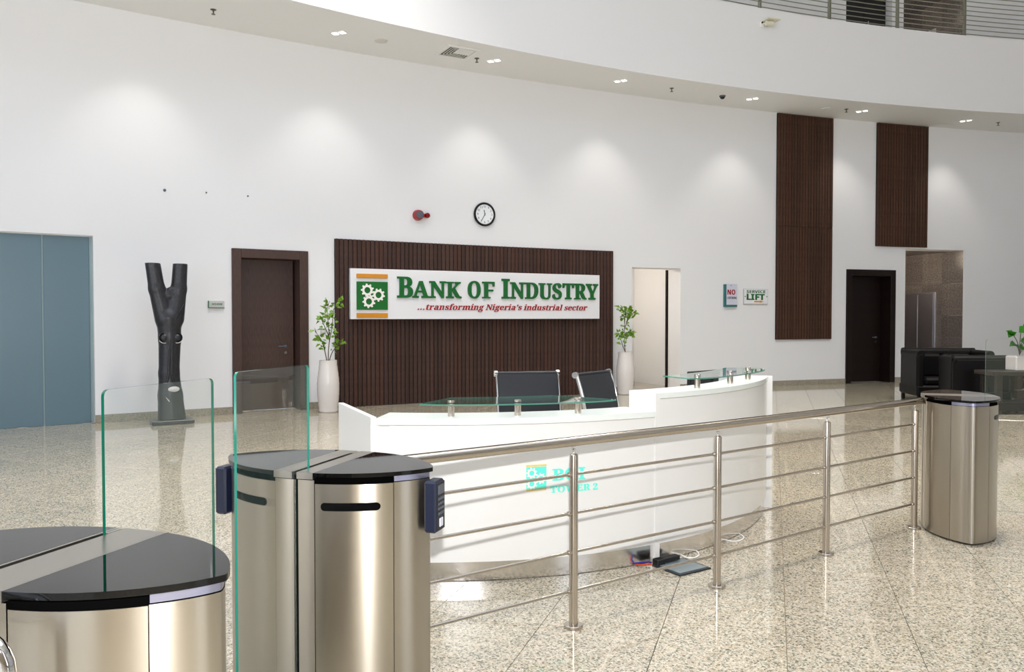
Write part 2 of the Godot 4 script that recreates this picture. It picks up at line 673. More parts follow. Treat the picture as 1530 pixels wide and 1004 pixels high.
func wall_with_holes(st, s0, s1, y0, y1, holes: Array, depth := 0.42, front := 0.0):
	var cuts = [s0, s1]
	for h in holes:
		cuts.append(h[0])
		cuts.append(h[1])
	cuts.sort()
	for k in cuts.size() - 1:
		if cuts[k + 1] - cuts[k] < 0.001:
			continue
		var mid = (cuts[k] + cuts[k + 1]) / 2
		var y = y0
		for h in holes:
			if mid > h[0] and mid < h[1]:
				if h[2] > y + 0.001:
					wall_piece(st, cuts[k], cuts[k + 1], y, h[2], depth, front)
				y = h[3]
		if y < y1 - 0.001:
			wall_piece(st, cuts[k], cuts[k + 1], y, y1, depth, front)

const HOLES := [[-12.6, -10.21, 0.0, 2.79], [-8.14, -7.02, 0.0, 2.62], [-0.17, 1.06, 0.0, 2.62], [5.66, 6.92, 0.0, 2.62], [7.30, 9.03, 0.0, 3.22]]
const UPPER := [[5.50, 6.82, 6.75, 9.5], [7.16, 8.93, 6.75, 9.6]]

func shell():
	var st = S()
	wall_with_holes(st, -36.5, 18.0, 0.0, SOF + 0.02, HOLES)
	struct("wall_back", st, "wall", "tall white curved wall behind the reception desk")
	st = S()
	wall_with_holes(st, -36.5, 18.0, SOF + 0.02, ROOF + 0.02, UPPER)
	struct("wall_upper", st, "wall", "white curved wall of the upper floor behind the balcony rail")
	st = S()
	wall_with_holes(st, -36.4, 17.9, 0.0, 0.12, HOLES.map(func(h): return [h[0] - (0.06 if h[1] - h[0] < 1.3 and h[0] != -0.17 else 0.0), h[1] + (0.06 if h[1] - h[0] < 1.3 and h[0] != -0.17 else 0.0), 0.0, 3.0]), 0.0, 0.015)
	struct("baseboard_back", st, "skirting", "speckled granite skirting along the foot of the curved white wall")
	# balcony slab: soffit, fascia, floor
	st = S()
	var fa = S()
	var n = 72
	for k in n:
		var s0 = lerpf(-30.0, 17.9, float(k) / n)
		var s1 = lerpf(-30.0, 17.9, float(k + 1) / n)
		var e0 = pol(WC, wa(s0), edge_r(s0), 0)
		var e1 = pol(WC, wa(s1), edge_r(s1), 0)
		var f0 = pol(WC, wa(s0), edge_r(s0) + 0.2, 0)
		var f1 = pol(WC, wa(s1), edge_r(s1) + 0.2, 0)
		var w0 = wp(s0, 0, -0.01)
		var w1 = wp(s1, 0, -0.01)
		var U = Vector3.UP
		quad(st, e0 + U * SOF, e1 + U * SOF, w1 + U * SOF, w0 + U * SOF, -U)
		quad(st, f0 + U * 6.7, f1 + U * 6.7, w1 + U * 6.7, w0 + U * 6.7, U)
		var i0 = (e0 - EC) * Vector3(-1, 0, -1)
		i0 = i0.normalized()
		var i1 = ((e1 - EC) * Vector3(-1, 0, -1)).normalized()
		quad(fa, e0 + U * SOF, e1 + U * SOF, e1 + U * 7.86, e0 + U * 7.86, i0, i0, i1, i1, i0)
		quad(fa, f0 + U * 6.7, f1 + U * 6.7, f1 + U * 7.86, f0 + U * 7.86, -i0, -i0, -i1, -i1, -i0)
		quad(fa, e0 + U * 7.86, e1 + U * 7.86, f1 + U * 7.86, f0 + U * 7.86, U)
	struct("ceiling_soffit", st, "soffit", "curved white soffit under the balcony with small downlights")
	struct("wall_fascia", fa, "wall", "curved white balcony front below the steel rail")
	# rear, right, roof: out of view, they close the hall
	st = S()
	var edge = -25.0
	for x in [-18.1, -12.6, -7.1, 9.4]:
		box(st, Vector3((edge + x) / 2, 5.3, 7.7), Vector3(x - edge, 10.6, 0.4))
		box(st, Vector3(x + 2.45, 0.2, 7.7), Vector3(4.9, 0.4, 0.4))
		box(st, Vector3(x + 2.45, 9.9, 7.7), Vector3(4.9, 1.4, 0.4))
		edge = x + 4.9
	box(st, Vector3((edge + 21.0) / 2, 5.3, 7.7), Vector3(21.0 - edge, 10.6, 0.4))
	struct("wall_rear", st, "rear_stone", "stone wall with tall windows behind the viewer")
	st = S()
	box(st, Vector3(20.5, 5.3, -7.0), Vector3(0.4, 10.6, 30.0))
	struct("wall_right", st, "wall", "white side wall beyond the lounge, out of view")
	st = S()
	for b in [[-25.0, -13.0, -23.0, 8.0], [9.0, 21.0, -23.0, 8.0], [-13.0, 9.0, -23.0, -8.5], [-13.0, 9.0, 1.0, 8.0]]:
		box(st, Vector3((b[0] + b[1]) / 2, ROOF + 0.2, (b[2] + b[3]) / 2), Vector3(b[1] - b[0], 0.4, b[3] - b[2]))
	for k in 6:
		box(st, Vector3(-9.0 + k * 3.0, ROOF + 0.1, -3.75), Vector3(0.14, 0.3, 9.8))
	struct("ceiling", st, "paint_white", "white roof with a large skylight over the hall")
	for q in [[Vector3(3.0, ROOF - 0.05, -5.9), "above the barrier rail", 40.0, 34.0, 0.2], [Vector3(-7.0, ROOF - 0.02, -9.2), "above the floor before the carved sculpture", 60.0, 52.0, 0.4], [Vector3(-2.0, ROOF - 0.02, -10.4), "above the floor behind the reception desk", 36.0, 50.0, 0.4], [Vector3(5.0, ROOF - 0.02, -11.3), "above the floor before the lift sign", 44.0, 52.0, 0.4], [Vector3(9.6, ROOF - 0.02, -10.5), "above the lounge", 55.0, 52.0, 0.4]]:
		var t = thing("roof_floodlight", "round floodlight hung from the roof %s, out of view" % q[1], "light", q[0])
		st = S()
		lathe(st, [Vector2(0.20, -0.20), Vector2(0.22, -0.20), Vector2(0.22, -0.02), Vector2(0.05, 0.0), Vector2(0, 0.0)], 24)
		put("housing", st, "alarm_grey", t)
		st = S()
		lathe(st, [Vector2(0, -0.19), Vector2(0.2, -0.19)], 24)
		put("lamp_glow", st, "lamp_glow", t)
		var l = SpotLight3D.new()
		l.name = "flood"
		l.position = Vector3(0, -0.24, 0)
		l.rotation.x = -PI / 2
		l.spot_angle = q[3]
		l.spot_angle_attenuation = 1.0
		l.spot_range = 40
		l.spot_attenuation = 2
		l.light_size = q[4]
		l.light_energy = q[2]
		l.light_color = Color(1, 0.975, 0.93)
		l.shadow_enabled = true
		t.add_child(l)
	corridor()
	lift_recess()
	doors()

func corridor():
	var st = S()
	wall_piece(st, -3.0, 3.2, 0.0, 3.0, 2.5, -2.3)
	var side = S()
	for s in [-3.1, 1.30]:
		arc_block(side, WC, WR + 0.42, WR + 2.4, wa(s), wa(s + 0.1), 0.0, 3.0, 1)
	struct("wall_corridor", st, "wall", "pale corridor wall seen through the open doorway")
	struct("wall_corridor_side", side, "wall", "pale end walls of the corridor behind the doorway")
	st = S()
	arc_block(st, WC, WR + 0.4, WR + 2.5, wa(-3.1), wa(3.2), 2.9, 3.0, 8)
	struct("ceiling_corridor", st, "soffit", "white corridor ceiling behind the doorway")
	st = S()
	wall_piece(st, -3.0, 1.3, 0.0, 0.12, 2.32, -2.285)
	struct("baseboard_corridor", st, "skirting", "granite skirting of the corridor behind the doorway")
	var t = thing("corridor_downlight", "round ceiling lamp in the corridor behind the open doorway", "light", wp(-0.7, 2.9, -1.3), wyaw(-0.7))
	st = S()
	lathe(st, [Vector2(0.0, -0.02), Vector2(0.10, -0.02), Vector2(0.115, -0.012), Vector2(0.115, 0.0)], 20)
	put("lamp_glow", st, "lamp_glow", t)
	var l = OmniLight3D.new()
	l.name = "corridor_lamp"
	l.position = Vector3(0, -0.12, 0)
	l.light_energy = 1.3
	l.light_color = Color(1.0, 0.95, 0.88)
	l.light_size = 0.1
	l.omni_range = 12
	l.omni_attenuation = 2
	l.shadow_enabled = true
	t.add_child(l)
	# the dark edge of the open door in the doorway
	t = thing("door_1", "dark narrow edge of the open door inside the white doorway", "door", wp(1.06, 0, -0.47), wyaw(1.06), "", "structure")
	st = S()
	box(st, Vector3(-0.022, 1.308, -0.025), Vector3(0.05, 2.61, 0.045), 0.003)
	put("door_leaf", st, "door_dark", t)
	# light switch on the corridor wall
	t = thing("light_switch", "small square light switch on the corridor wall inside the doorway", "switch", wp(0.75, 1.34, -2.285), wyaw(0.75))
	st = S()
	box(st, Vector3.ZERO, Vector3(0.13, 0.13, 0.02), 0.005)
	put("plate", st, "plate_grey", t)
	st = S()
	box(st, Vector3(0, 0, 0.012), Vector3(0.05, 0.07, 0.012), 0.003)
	put("rocker", st, "grille", t)

func lift_recess():
	for q in [[7.58, 3.205, "round lamp in the ceiling of the granite lift passage", 1.1], [7.5, 9.585, "round lamp in the ceiling of the upper lift passage", 0.35]]:
		var t = thing("passage_downlight", q[2], "light", wp(q[0], q[1], -1.2), wyaw(q[0]))
		var ls = S()
		lathe(ls, [Vector2(0.0, -0.02), Vector2(0.10, -0.02), Vector2(0.115, -0.012), Vector2(0.115, 0.0)], 20)
		put("lamp_glow", ls, "lamp_glow", t)
		var l = OmniLight3D.new()
		l.name = "passage_lamp"
		l.position = Vector3(0, -0.12, 0)
		l.light_energy = q[3]
		l.light_color = Color(1.0, 0.93, 0.82)
		l.light_size = 0.1
		l.omni_range = 12
		l.omni_attenuation = 2
		l.shadow_enabled = true
		t.add_child(l)
	# lower and upper passages lined with dark granite slabs
	for lv in [[0.0, 3.22, 7.30, 9.03, ""], [6.75, 9.6, 7.16, 8.93, "_upper"]]:
		var y0: float = lv[0]
		var y1: float = lv[1]
		var holder = thing("wall_lift" + lv[4], "dark granite-lined passage to the lift, %s" % ("right of the dark wooden door" if lv[4] == "" else "on the upper floor behind the balcony rail"), "", wp(lv[3], y0, 0.0), wyaw(lv[3]), "", "structure")
		var back = S()
		# right, left, far faces and lid, in the frame of the right jamb: x to the right, -z into the wall
		box(back, Vector3(0.16, (y1 - y0) / 2, -1.75), Vector3(0.28, y1 - y0 + 0.2, 3.5))
		box(back, Vector3(-1.73 - 0.16, (y1 - y0) / 2, -1.96), Vector3(0.28, y1 - y0 + 0.2, 3.08))
		box(back, Vector3(-0.87, (y1 - y0) / 2, -3.6), Vector3(2.4, y1 - y0 + 0.2, 0.2))
		box(back, Vector3(-0.87, y1 - y0 + 0.1, -2.0), Vector3(2.0, 0.2, 3.1))
		put("lining", back, "dark_granite1", holder)
		var rows = 4
		var hh = (y1 - y0) / rows
		for r in rows:
			for c in 5:
				var z = -0.012 - c * 0.68
				if lv[4] == "" and r < 3 and (c == 1 or c == 2):
					pass
				var st = S()
				box(st, Vector3(0.008, (r + 0.5) * hh, z - 0.335), Vector3(0.024, hh - 0.002, 0.676), 0.001)
				put("granite_slab", st, "dark_granite%d" % ((r + c) % 2), holder)
		# lift door leaves on the right-hand wall of the passage
		var dh = 2.15
		for d in [[0.95, 1.48], [1.50, 2.0]]:
			var st = S()
			box(st, Vector3(-0.012, dh / 2, -(d[0] + d[1]) / 2), Vector3(0.02, dh, d[1] - d[0]), 0.004)
			put("lift_door", st, "lift_steel", holder, "brushed steel lift door leaf")
		var fr = S()
		box(fr, Vector3(-0.016, dh / 2 + 0.03, -0.91), Vector3(0.036, dh + 0.06, 0.06), 0.004)
		box(fr, Vector3(-0.016, dh / 2 + 0.03, -2.04), Vector3(0.036, dh + 0.06, 0.06), 0.004)
		box(fr, Vector3(-0.016, dh + 0.03, -1.475), Vector3(0.036, 0.06, 1.08), 0.004)
		put("door_frame", fr, "lift_steel", holder)

func framed_door(n, label, s0, s1, h, m, swing):
	var mid = (s0 + s1) / 2
	var w = s1 - s0
	var t = thing(n, label, "door", wp(mid, 0, 0.0), wyaw(mid), "", "structure")
	var fr = S()
	var fw = 0.15
	for x in [-1, 1]:
		box(fr, Vector3(x * (w / 2 - fw / 2), h / 2, 0.015), Vector3(fw, h, 0.05), 0.006)
		box(fr, Vector3(x * (w / 2 - fw + 0.02), (h - fw) / 2, -0.18), Vector3(0.04, h - fw, 0.40), 0.004)
	box(fr, Vector3(0, h - fw / 2, 0.0155), Vector3(w - 2 * fw + 0.002, fw, 0.049), 0.006)
	box(fr, Vector3(0, h - fw + 0.02, -0.18), Vector3(w - 2 * fw, 0.04, 0.40), 0.004)
	put("door_frame", fr, m, t)
	var lw = w - 2 * fw
	var bk = S()
	box(bk, Vector3(0, h / 2, -0.40), Vector3(w - 0.16, h - 0.02, 0.04))
	put("backing", bk, "black_void", t)
	var st = S()
	box(st, Vector3(0, (h - fw) / 2 + 0.004, -0.30), Vector3(lw - 0.044, h - fw - 0.012, 0.05), 0.004)
	var leaf = put("door_leaf", st, m, t)
	st = S()
	tube(st, [Vector3(lw / 2 - 0.16, 1.08, -0.275), Vector3(lw / 2 - 0.16, 1.08, -0.225), Vector3(lw / 2 - 0.17, 1.08, -0.215), Vector3(lw / 2 - 0.30, 1.08, -0.215)], 0.011, 8)
	lathe(st, [Vector2(0, 0.0), Vector2(0.028, 0.0), Vector2(0.028, 0.008), Vector2(0, 0.008)], 16, Transform3D(Basis(Vector3(1, 0, 0), PI / 2), Vector3(lw / 2 - 0.16, 1.08, -0.276)))
	put("door_handle", st, "alarm_grey", leaf)
	st = S()
	lathe(st, [Vector2(0, 0.0), Vector2(0.026, 0.0), Vector2(0.026, 0.010), Vector2(0, 0.010)], 16, Transform3D(Basis(Vector3(1, 0, 0), PI / 2), Vector3(lw / 2 - 0.16, 0.97, -0.276)))
	put("lock", st, "chrome", leaf)
	return t

func doors():
	framed_door("door_2", "dark brown wooden door with a lever handle left of the slatted sign panel", -8.21, -6.95, 2.70, "door_wood", 0)
	framed_door("door_3", "very dark wooden door below the balcony between the two tall slatted panels", 5.58, 7.0, 2.70, "door_dark", 0)
	# blue-grey sliding panels at the far left
	var mid = -11.4
	var t = thing("door_4", "wide blue-grey panelled door at the left of the hall", "door", wp(mid, 0, 0), wyaw(mid), "", "structure")
	var x = -1.2
	for w in [0.62, 1.12, 0.62]:
		var st = S()
		box(st, Vector3(x + w / 2, 1.385, -0.10), Vector3(w - 0.022, 2.77, 0.05), 0.004)
		put("door_panel", st, "blue_panel", t)
		x += w
	var sm = S()
	box(sm, Vector3(0.02, 1.39, -0.115), Vector3(2.4, 2.78, 0.04))
	put("backing", sm, "blue_seam", t)
	# upper floor: a black double door
	t = thing("door_5", "black double door on the upper floor behind the balcony rail", "door", wp(6.16, 6.7, 0), wyaw(6.16), "", "structure")
	for sx in [-1, 1]:
		var st = S()
		box(st, Vector3(sx * 0.32, 1.41, -0.2), Vector3(0.63, 2.78, 0.05), 0.004)
		var leaf = put("door_leaf", st, "black_soft", t)
		st = S()
		tube(st, [Vector3(sx * 0.09, 0.9, -0.175), Vector3(sx * 0.09, 0.9, -0.13), Vector3(sx * 0.09, 1.9, -0.13), Vector3(sx * 0.09, 1.9, -0.175)], 0.012, 8)
		if sx > 0:
			put("door_handle", st, "chrome", leaf)
	var fr = S()
	box(fr, Vector3(0, 1.4, -0.3), Vector3(1.3, 2.8, 0.1))
	put("backing", fr, "black_void", t)

# ------------------------------------------------------------------ floor of granite tiles
func floor_tiles():
	var U = Vector2(cos(deg_to_rad(18.0)), sin(deg_to_rad(18.0)))     # (x, z)
	var V = Vector2(sin(deg_to_rad(18.0)), -cos(deg_to_rad(18.0)))
	var tu = 0.6035
	var tv = 0.6665
	var fl = thing("floor", "polished speckled cream granite floor laid in square tiles", "", Vector3.ZERO, 0.0, "", "structure")
	var st = S()
	box(st, Vector3(-1.0, -0.115, -9.0), Vector3(52, 0.2, 36))
	put("screed", st, "grout", fl)
	var turn = Basis(Vector3.UP, deg_to_rad(-18.0))
	var variants = []
	for k in 24:
		var s = S()
		tile_shape(s, Transform3D(), tu, tv, Vector2(rng.randf(), rng.randf()), k % 2 == 1)
		variants.append(s.commit())
	var cand = []
	var far = []
	for i in range(-60, 60):
		for j in range(-30, 62):
			var c = U * (0.0745 + (i + 0.5) * tu) + V * (4.03 + (j + 0.5) * tv)
			if c.x < -24.5 or c.x > 20.0 or c.y > 7.4:
				continue
			var rw = Vector2(c.x - WC.x, c.y - WC.z).length()
			if rw > WR + 3.6 or (rw > WR + 0.35 and (c.x < -2 or c.x > 13)):
				continue
			var z = -c.y
			var inview = z > 3.2 and absf(c.x) < z * 0.655 + 0.4
			if inview and z < 30:
				cand.append([z, c])
			else:
				far.append(c)
	cand.sort_custom(func(a, b): return a[0] < b[0])
	for k in cand.size():
		if k >= 296:
			far.append(cand[k][1])
			continue
		var c = cand[k][1]
		var o = MeshInstance3D.new()
		o.mesh = variants[rng.randi() % 24]
		o.material_override = M["tile%d" % (rng.randi() % 3)]
		o.transform = Transform3D(turn, Vector3(c.x, 0, c.y))
		o.name = "tile" if k == 0 else "tile_%03d" % k
		fl.add_child(o, true)
	st = S()
	for c in far:
		tile_shape(st, Transform3D(turn, Vector3(c.x, 0, c.y)), tu, tv, Vector2(rng.randf(), rng.randf()), rng.randf() < 0.5)
	var rest = put("tile_field", st, "tile_far", fl)
	rest.set_meta("kind", "stuff")

func tile_shape(st, T: Transform3D, tu, tv, off: Vector2, flip: bool):
	var g = 0.0014
	var b = 0.0015
	var hx = tu / 2 - g
	var hz = tv / 2 - g
	var B = T.basis
	var k = 0.9
	var P = [Vector3(-hx + b, 0, -hz + b), Vector3(hx - b, 0, -hz + b), Vector3(hx - b, 0, hz - b), Vector3(-hx + b, 0, hz - b)]
	var Q = [Vector3(-hx, -b, -hz), Vector3(hx, -b, -hz), Vector3(hx, -b, hz), Vector3(-hx, -b, hz)]
	var uv = []
	for p in P:
		var w = Vector2(p.x, p.z) * k
		uv.append(off + (Vector2(w.y, -w.x) if flip else w))
	quad(st, T * P[0], T * P[1], T * P[2], T * P[3], Vector3.UP, null, null, null, null, uv)
	var ns = [Vector3(0, 1, -1), Vector3(1, 1, 0), Vector3(0, 1, 1), Vector3(-1, 1, 0)]
	for e in 4:
		var f = (e + 1) % 4
		quad(st, T * P[e], T * P[f], T * Q[f], T * Q[e], B * ns[e].normalized(), null, null, null, null, [uv[e], uv[f], uv[f], uv[e]])
		var dn = Vector3(0, -0.012, 0)
		quad(st, T * Q[e], T * Q[f], T * (Q[f] + dn), T * (Q[e] + dn), B * Vector3(ns[e].x, 0, ns[e].z), null, null, null, null, [uv[e], uv[f], uv[f], uv[e]])

# ------------------------------------------------------------------ things on the wall
func slat_panel(n, label, s0, s1, y0, y1, count, m, joint := 0.0):
	var mid = (s0 + s1) / 2
	var t = thing(n, label, "wall panel", wp(mid, y0, 0), wyaw(mid))
	var inv = t.transform.affine_inverse()
	var st = S()
	var bk = S()
	arc_block(bk, WC, WR - 0.03, WR - 0.002, wa(s0 + 0.004), wa(s1 - 0.004), y0 + 0.004, y1 - 0.004, 10)
	var bm = bk.commit()
	var b2 = S()
	b2.append_from(bm, 0, inv)
	put("backing", b2, "slat_gap", t)
	var w = (s1 - s0) / count
	var spans = [[y0, y1]] if joint == 0.0 else [[y0, joint - 0.004], [joint + 0.004, y1]]
	for sp in spans:
		var hh = sp[1] - sp[0]
		var sm = S()
		box(sm, Vector3(0, hh / 2, 0.012), Vector3(w * 0.84, hh, 0.024), 0.006)
		var mesh = sm.commit()
		for k in count:
			var s = s0 + (k + 0.5) * w
			var o = put("slat", mesh, m + str(rng.randi() % 4), t)
			o.transform = inv * Transform3D(Basis(Vector3.UP, wyaw(s)), wp(s, sp[0], 0.03))
	return t

func sign_wall():
	slat_panel("slat_panel", "wide dark brown slatted wall panel behind the reception desk, carrying the long white sign", -6.49, -0.65, 0.0, 2.94, 72, "slat")
	slat_panel("slat_panel", "tall slatted wood panel, the longer one of the pair right of the lift sign", 3.58, 5.14, 1.06, SOF - 0.015, 20, "warm_slat", 3.64)
	slat_panel("slat_panel", "short slatted wood panel hanging above the granite lift passage", 6.40, 7.90, 3.26, SOF - 0.015, 19, "warm_slat")
	# the bank's long sign
	var sc = -3.644
	var t = thing("wall_sign", "long white sign reading Bank of Industry in raised green letters on the slatted panel", "sign", wp(sc, 0, 0.128), wyaw(sc))
	var st = S()
	box(st, Vector3(0, 1.985, 0.04), Vector3(5.19, 0.885, 0.08), 0.004)
	put("board", st, "sign_white", t)
	for b in [-1, 1]:
		var bs = S()
		box(bs, Vector3(b * 1.2, 1.985, -0.03), Vector3(0.08, 0.5, 0.06))
		put("bracket", bs, "slat_gap", t)
	var X = func(s): return s - sc
	var zf = 0.08
	for b in [[2.262, 2.336], [1.569, 1.65]]:
		st = S()
		box(st, Vector3(X.call(-5.85), (b[0] + b[1]) / 2, zf + 0.012), Vector3(0.565, b[1] - b[0], 0.024), 0.003)
		put("gold_bar", st, "sign_gold", t)
	st = S()
	box(st, Vector3(X.call(-5.85), 1.955, zf + 0.012), Vector3(0.565, 0.492, 0.024), 0.003)
	var sq = put("emblem_square", st, "sign_square", t)
	for g in [[-5.944, 2.05, 0.0], [-5.742, 1.968, 0.2], [-5.917, 1.852, 0.1]]:
		st = S()
		ring_prism(st, gear(0.092, 0.117, 9), 0.055, zf + 0.02, zf + 0.036, Transform3D(Basis(Vector3(0, 0, 1), g[2]), Vector3(X.call(g[0]), g[1], 0)))
		put("gear", st, "gear_white", sq)
	for w in [["B", -5.393, -5.093, 1.925, 0.378], ["ANK", -5.105, -4.138, 1.925, 0.31], ["O", -4.006, -3.745, 1.925, 0.33], ["F", -3.71, -3.451, 1.93, 0.315], ["I", -3.299, -3.130, 1.93, 0.378], ["NDUSTRY", -3.112, -1.102, 1.922, 0.325]]:
		put("letters", lettering(w[0], "Droid Serif", true, X.call(w[1]), w[3], w[2] - w[1], w[4], 0.03, 0.0, null, 0.35), "sign_green", t).position.z = zf
	put("tagline", lettering("...transforming Nigeria’s industrial sector", "Droid Serif", true, X.call(-5.0), 1.675, 3.63, 0.15, 0.012, 0.32), "sign_red", t).position.z = zf

func wall_fittings():
	# clock
	var t = thing("wall_clock", "round black-rimmed wall clock above the slatted sign panel", "clock", wp(-3.565, 3.535, 0.0), wyaw(-3.565))
	var F = Transform3D(Basis(Vector3(1, 0, 0), PI / 2), Vector3.ZERO)
	var st = S()
	lathe(st, [Vector2(0, 0.001), Vector2(0.20, 0.001), Vector2(0.226, 0.02), Vector2(0.228, 0.04), Vector2(0.215, 0.058), Vector2(0.196, 0.058), Vector2(0.184, 0.036)], 48, F)
	put("rim", st, "black_gloss", t)
	st = S()
	lathe(st, [Vector2(0.188, 0.03), Vector2(0.188, 0.038), Vector2(0, 0.038)], 40, F)
	put("dial", st, "clock_face", t)
	for k in 12:
		var a = TAU * (k + 1) / 12
		var tx = str(k + 1)
		var wd = 0.032 * tx.length() * 0.8
		put("numeral", lettering(tx, "Droid Sans", false, sin(a) * 0.148 - wd / 2, cos(a) * 0.148 - 0.02, wd, 0.04, 0.002), "text_black", t).position.z = 0.038
	for h in [[11.6 / 12.0, 0.085, 0.012, "hour_hand"], [35.0 / 60.0, 0.145, 0.008, "minute_hand"]]:
		st = S()
		box(st, Vector3(0, h[1] / 2 - 0.012, 0.045), Vector3(h[2], h[1] + 0.024, 0.003), 0.0, Transform3D(Basis(Vector3(0, 0, -1), TAU * h[0]), Vector3.ZERO))
		put(h[3], st, "text_black", t)
	# fire alarm sounder with beacon
	t = thing("fire_alarm", "small red fire alarm sounder with a red beacon beside the clock", "alarm", wp(-4.92, 3.44, 0.006), wyaw(-4.92))
	st = S()
	lathe(st, [Vector2(0, 0.001), Vector2(0.10, 0.001), Vector2(0.10, 0.03), Vector2(0.085, 0.10), Vector2(0.075, 0.105), Vector2(0.0, 0.105)], 28, F)
	put("housing", st, "alarm_red", t)
	st = S()
	lathe(st, [Vector2(0.072, 0.10), Vector2(0.07, 0.112), Vector2(0, 0.114)], 24, F)
	put("grille", st, "alarm_grey", t)
	st = S()
	box(st, Vector3(0.11, 0.0, 0.02), Vector3(0.12, 0.07, 0.04), 0.008)
	put("base", st, "alarm_red", t)
	st = S()
	lathe(st, [Vector2(0.048, 0.035), Vector2(0.048, 0.075), Vector2(0.035, 0.095), Vector2(0, 0.10)], 20, Transform3D(F.basis, Vector3(0.17, 0.0, 0)))
	put("beacon", st, "beacon_red", t)
	# room name plate
	t = thing("room_plate", "small grey room name plate beside the dark brown door", "sign", wp(-8.455, 1.785, 0), wyaw(-8.455))
	st = S()
	box(st, Vector3(0, 0, 0.012), Vector3(0.25, 0.115, 0.024), 0.002)
	put("plate", st, "plate_grey", t)
	st = S()
	box(st, Vector3(-0.122, 0.0, 0.02), Vector3(0.012, 0.118, 0.03), 0.002)
	box(st, Vector3(0.0, -0.054, 0.0199), Vector3(0.25, 0.012, 0.03), 0.002)
	put("edge_strip", st, "sign_green", t)
	put("letters", lettering("DATA ROOM", "Droid Sans", true, -0.07, -0.01, 0.16, 0.03, 0.002), "sign_green", t).position.z = 0.024
	# no loitering
	t = thing("warning_sign", "upright white sign with red NO and black LOITERING left of the lift sign", "sign", wp(2.34, 2.05, 0), wyaw(2.34))
	st = S()
	box(st, Vector3(0, 0, 0.03), Vector3(0.33, 0.50, 0.06), 0.002)
	put("body", st, "teal_edge", t)
	st = S()
	box(st, Vector3(0.02, 0.022, 0.0605), Vector3(0.285, 0.45, 0.004), 0.001)
	put("face", st, "lilac", t)
	put("letters", lettering("NO", "Droid Sans", true, -0.10, 0.02, 0.21, 0.115, 0.003, 0.0, null, 0.6), "sign_red", t).position.z = 0.0625
	put("small_letters", lettering("LOITERING", "Droid Sans", true, -0.105, -0.075, 0.25, 0.05, 0.003), "text_black", t).position.z = 0.0625
	st = S()
	lathe(st, [Vector2(0.011, 0), Vector2(0.009, 0.006), Vector2(0, 0.007)], 12, Transform3D(F.basis, Vector3(-0.005, 0.225, 0.0625)))
	put("screw", st, "brass", t)
	# service lift
	t = thing("lift_sign", "white sign reading SERVICE LIFT in green with a gold arrow", "sign", wp(3.035, 2.035, 0), wyaw(3.035))
	st = S()
	box(st, Vector3(0, 0, 0.014), Vector3(0.66, 0.345, 0.028), 0.003)
	put("body", st, "plate_grey", t)
	st = S()
	box(st, Vector3(0, 0, 0.0285), Vector3(0.635, 0.32, 0.004), 0.001)
	put("face", st, "sign_white", t)
	put("small_letters", lettering("SERVICE", "Droid Sans", true, -0.255, 0.075, 0.51, 0.068, 0.003, 0.0, null, 0.25), "sign_green", t).position.z = 0.0305
	put("letters", lettering("LIFT", "Droid Sans", true, -0.255, -0.078, 0.49, 0.138, 0.003, 0.0, null, 0.9), "sign_green", t).position.z = 0.0305
	st = S()
	prism(st, PackedVector2Array([Vector2(-0.05, -0.128), Vector2(0.11, -0.128), Vector2(0.11, -0.140), Vector2(0.21, -0.113), Vector2(0.11, -0.086), Vector2(0.11, -0.098), Vector2(-0.05, -0.098)]), 0.0305, 0.0335)
	put("arrow", st, "sign_gold", t)
	for x in [-0.295, 0.295]:
		st = S()
		lathe(st, [Vector2(0.013, 0), Vector2(0.011, 0.008), Vector2(0, 0.009)], 12, Transform3D(F.basis, Vector3(x, 0, 0.0305)))
		put("screw", st, "brass", t)
	# socket behind the left vase, fixing studs high on the wall
	t = thing("wall_socket", "pale square wall plate above the vase left of the slatted panel", "switch", wp(-6.69, 1.34, 0), wyaw(-6.69))
	st = S()
	box(st, Vector3(0, 0, 0.008), Vector3(0.10, 0.10, 0.016), 0.004)
	put("plate", st, "plate_grey", t)
	st = S()
	box(st, Vector3(0, 0, 0.018), Vector3(0.05, 0.05, 0.008), 0.002)
	put("rocker", st, "grille", t)
	var k = 0
	for q in [[-9.21, 3.55, 0.022, "dark round fixing stud high on the wall above the carved sculpture, the largest of three"], [-8.59, 3.565, 0.012, "tiny fixing stud on the white wall, middle one of three"], [-7.94, 3.56, 0.014, "tiny fixing stud on the white wall above the dark brown door"]]:
		st = S()
		lathe(st, [Vector2(q[2], 0), Vector2(q[2], 0.012), Vector2(q[2] * 0.6, 0.02), Vector2(0, 0.021)], 12, F)
		var o = put("wall_stud", st, "alarm_grey")
		o.position = wp(q[0], q[1], 0)
		o.rotation.y = wyaw(q[0])
		tag(o, q[3], "stud", "studs on the white wall")

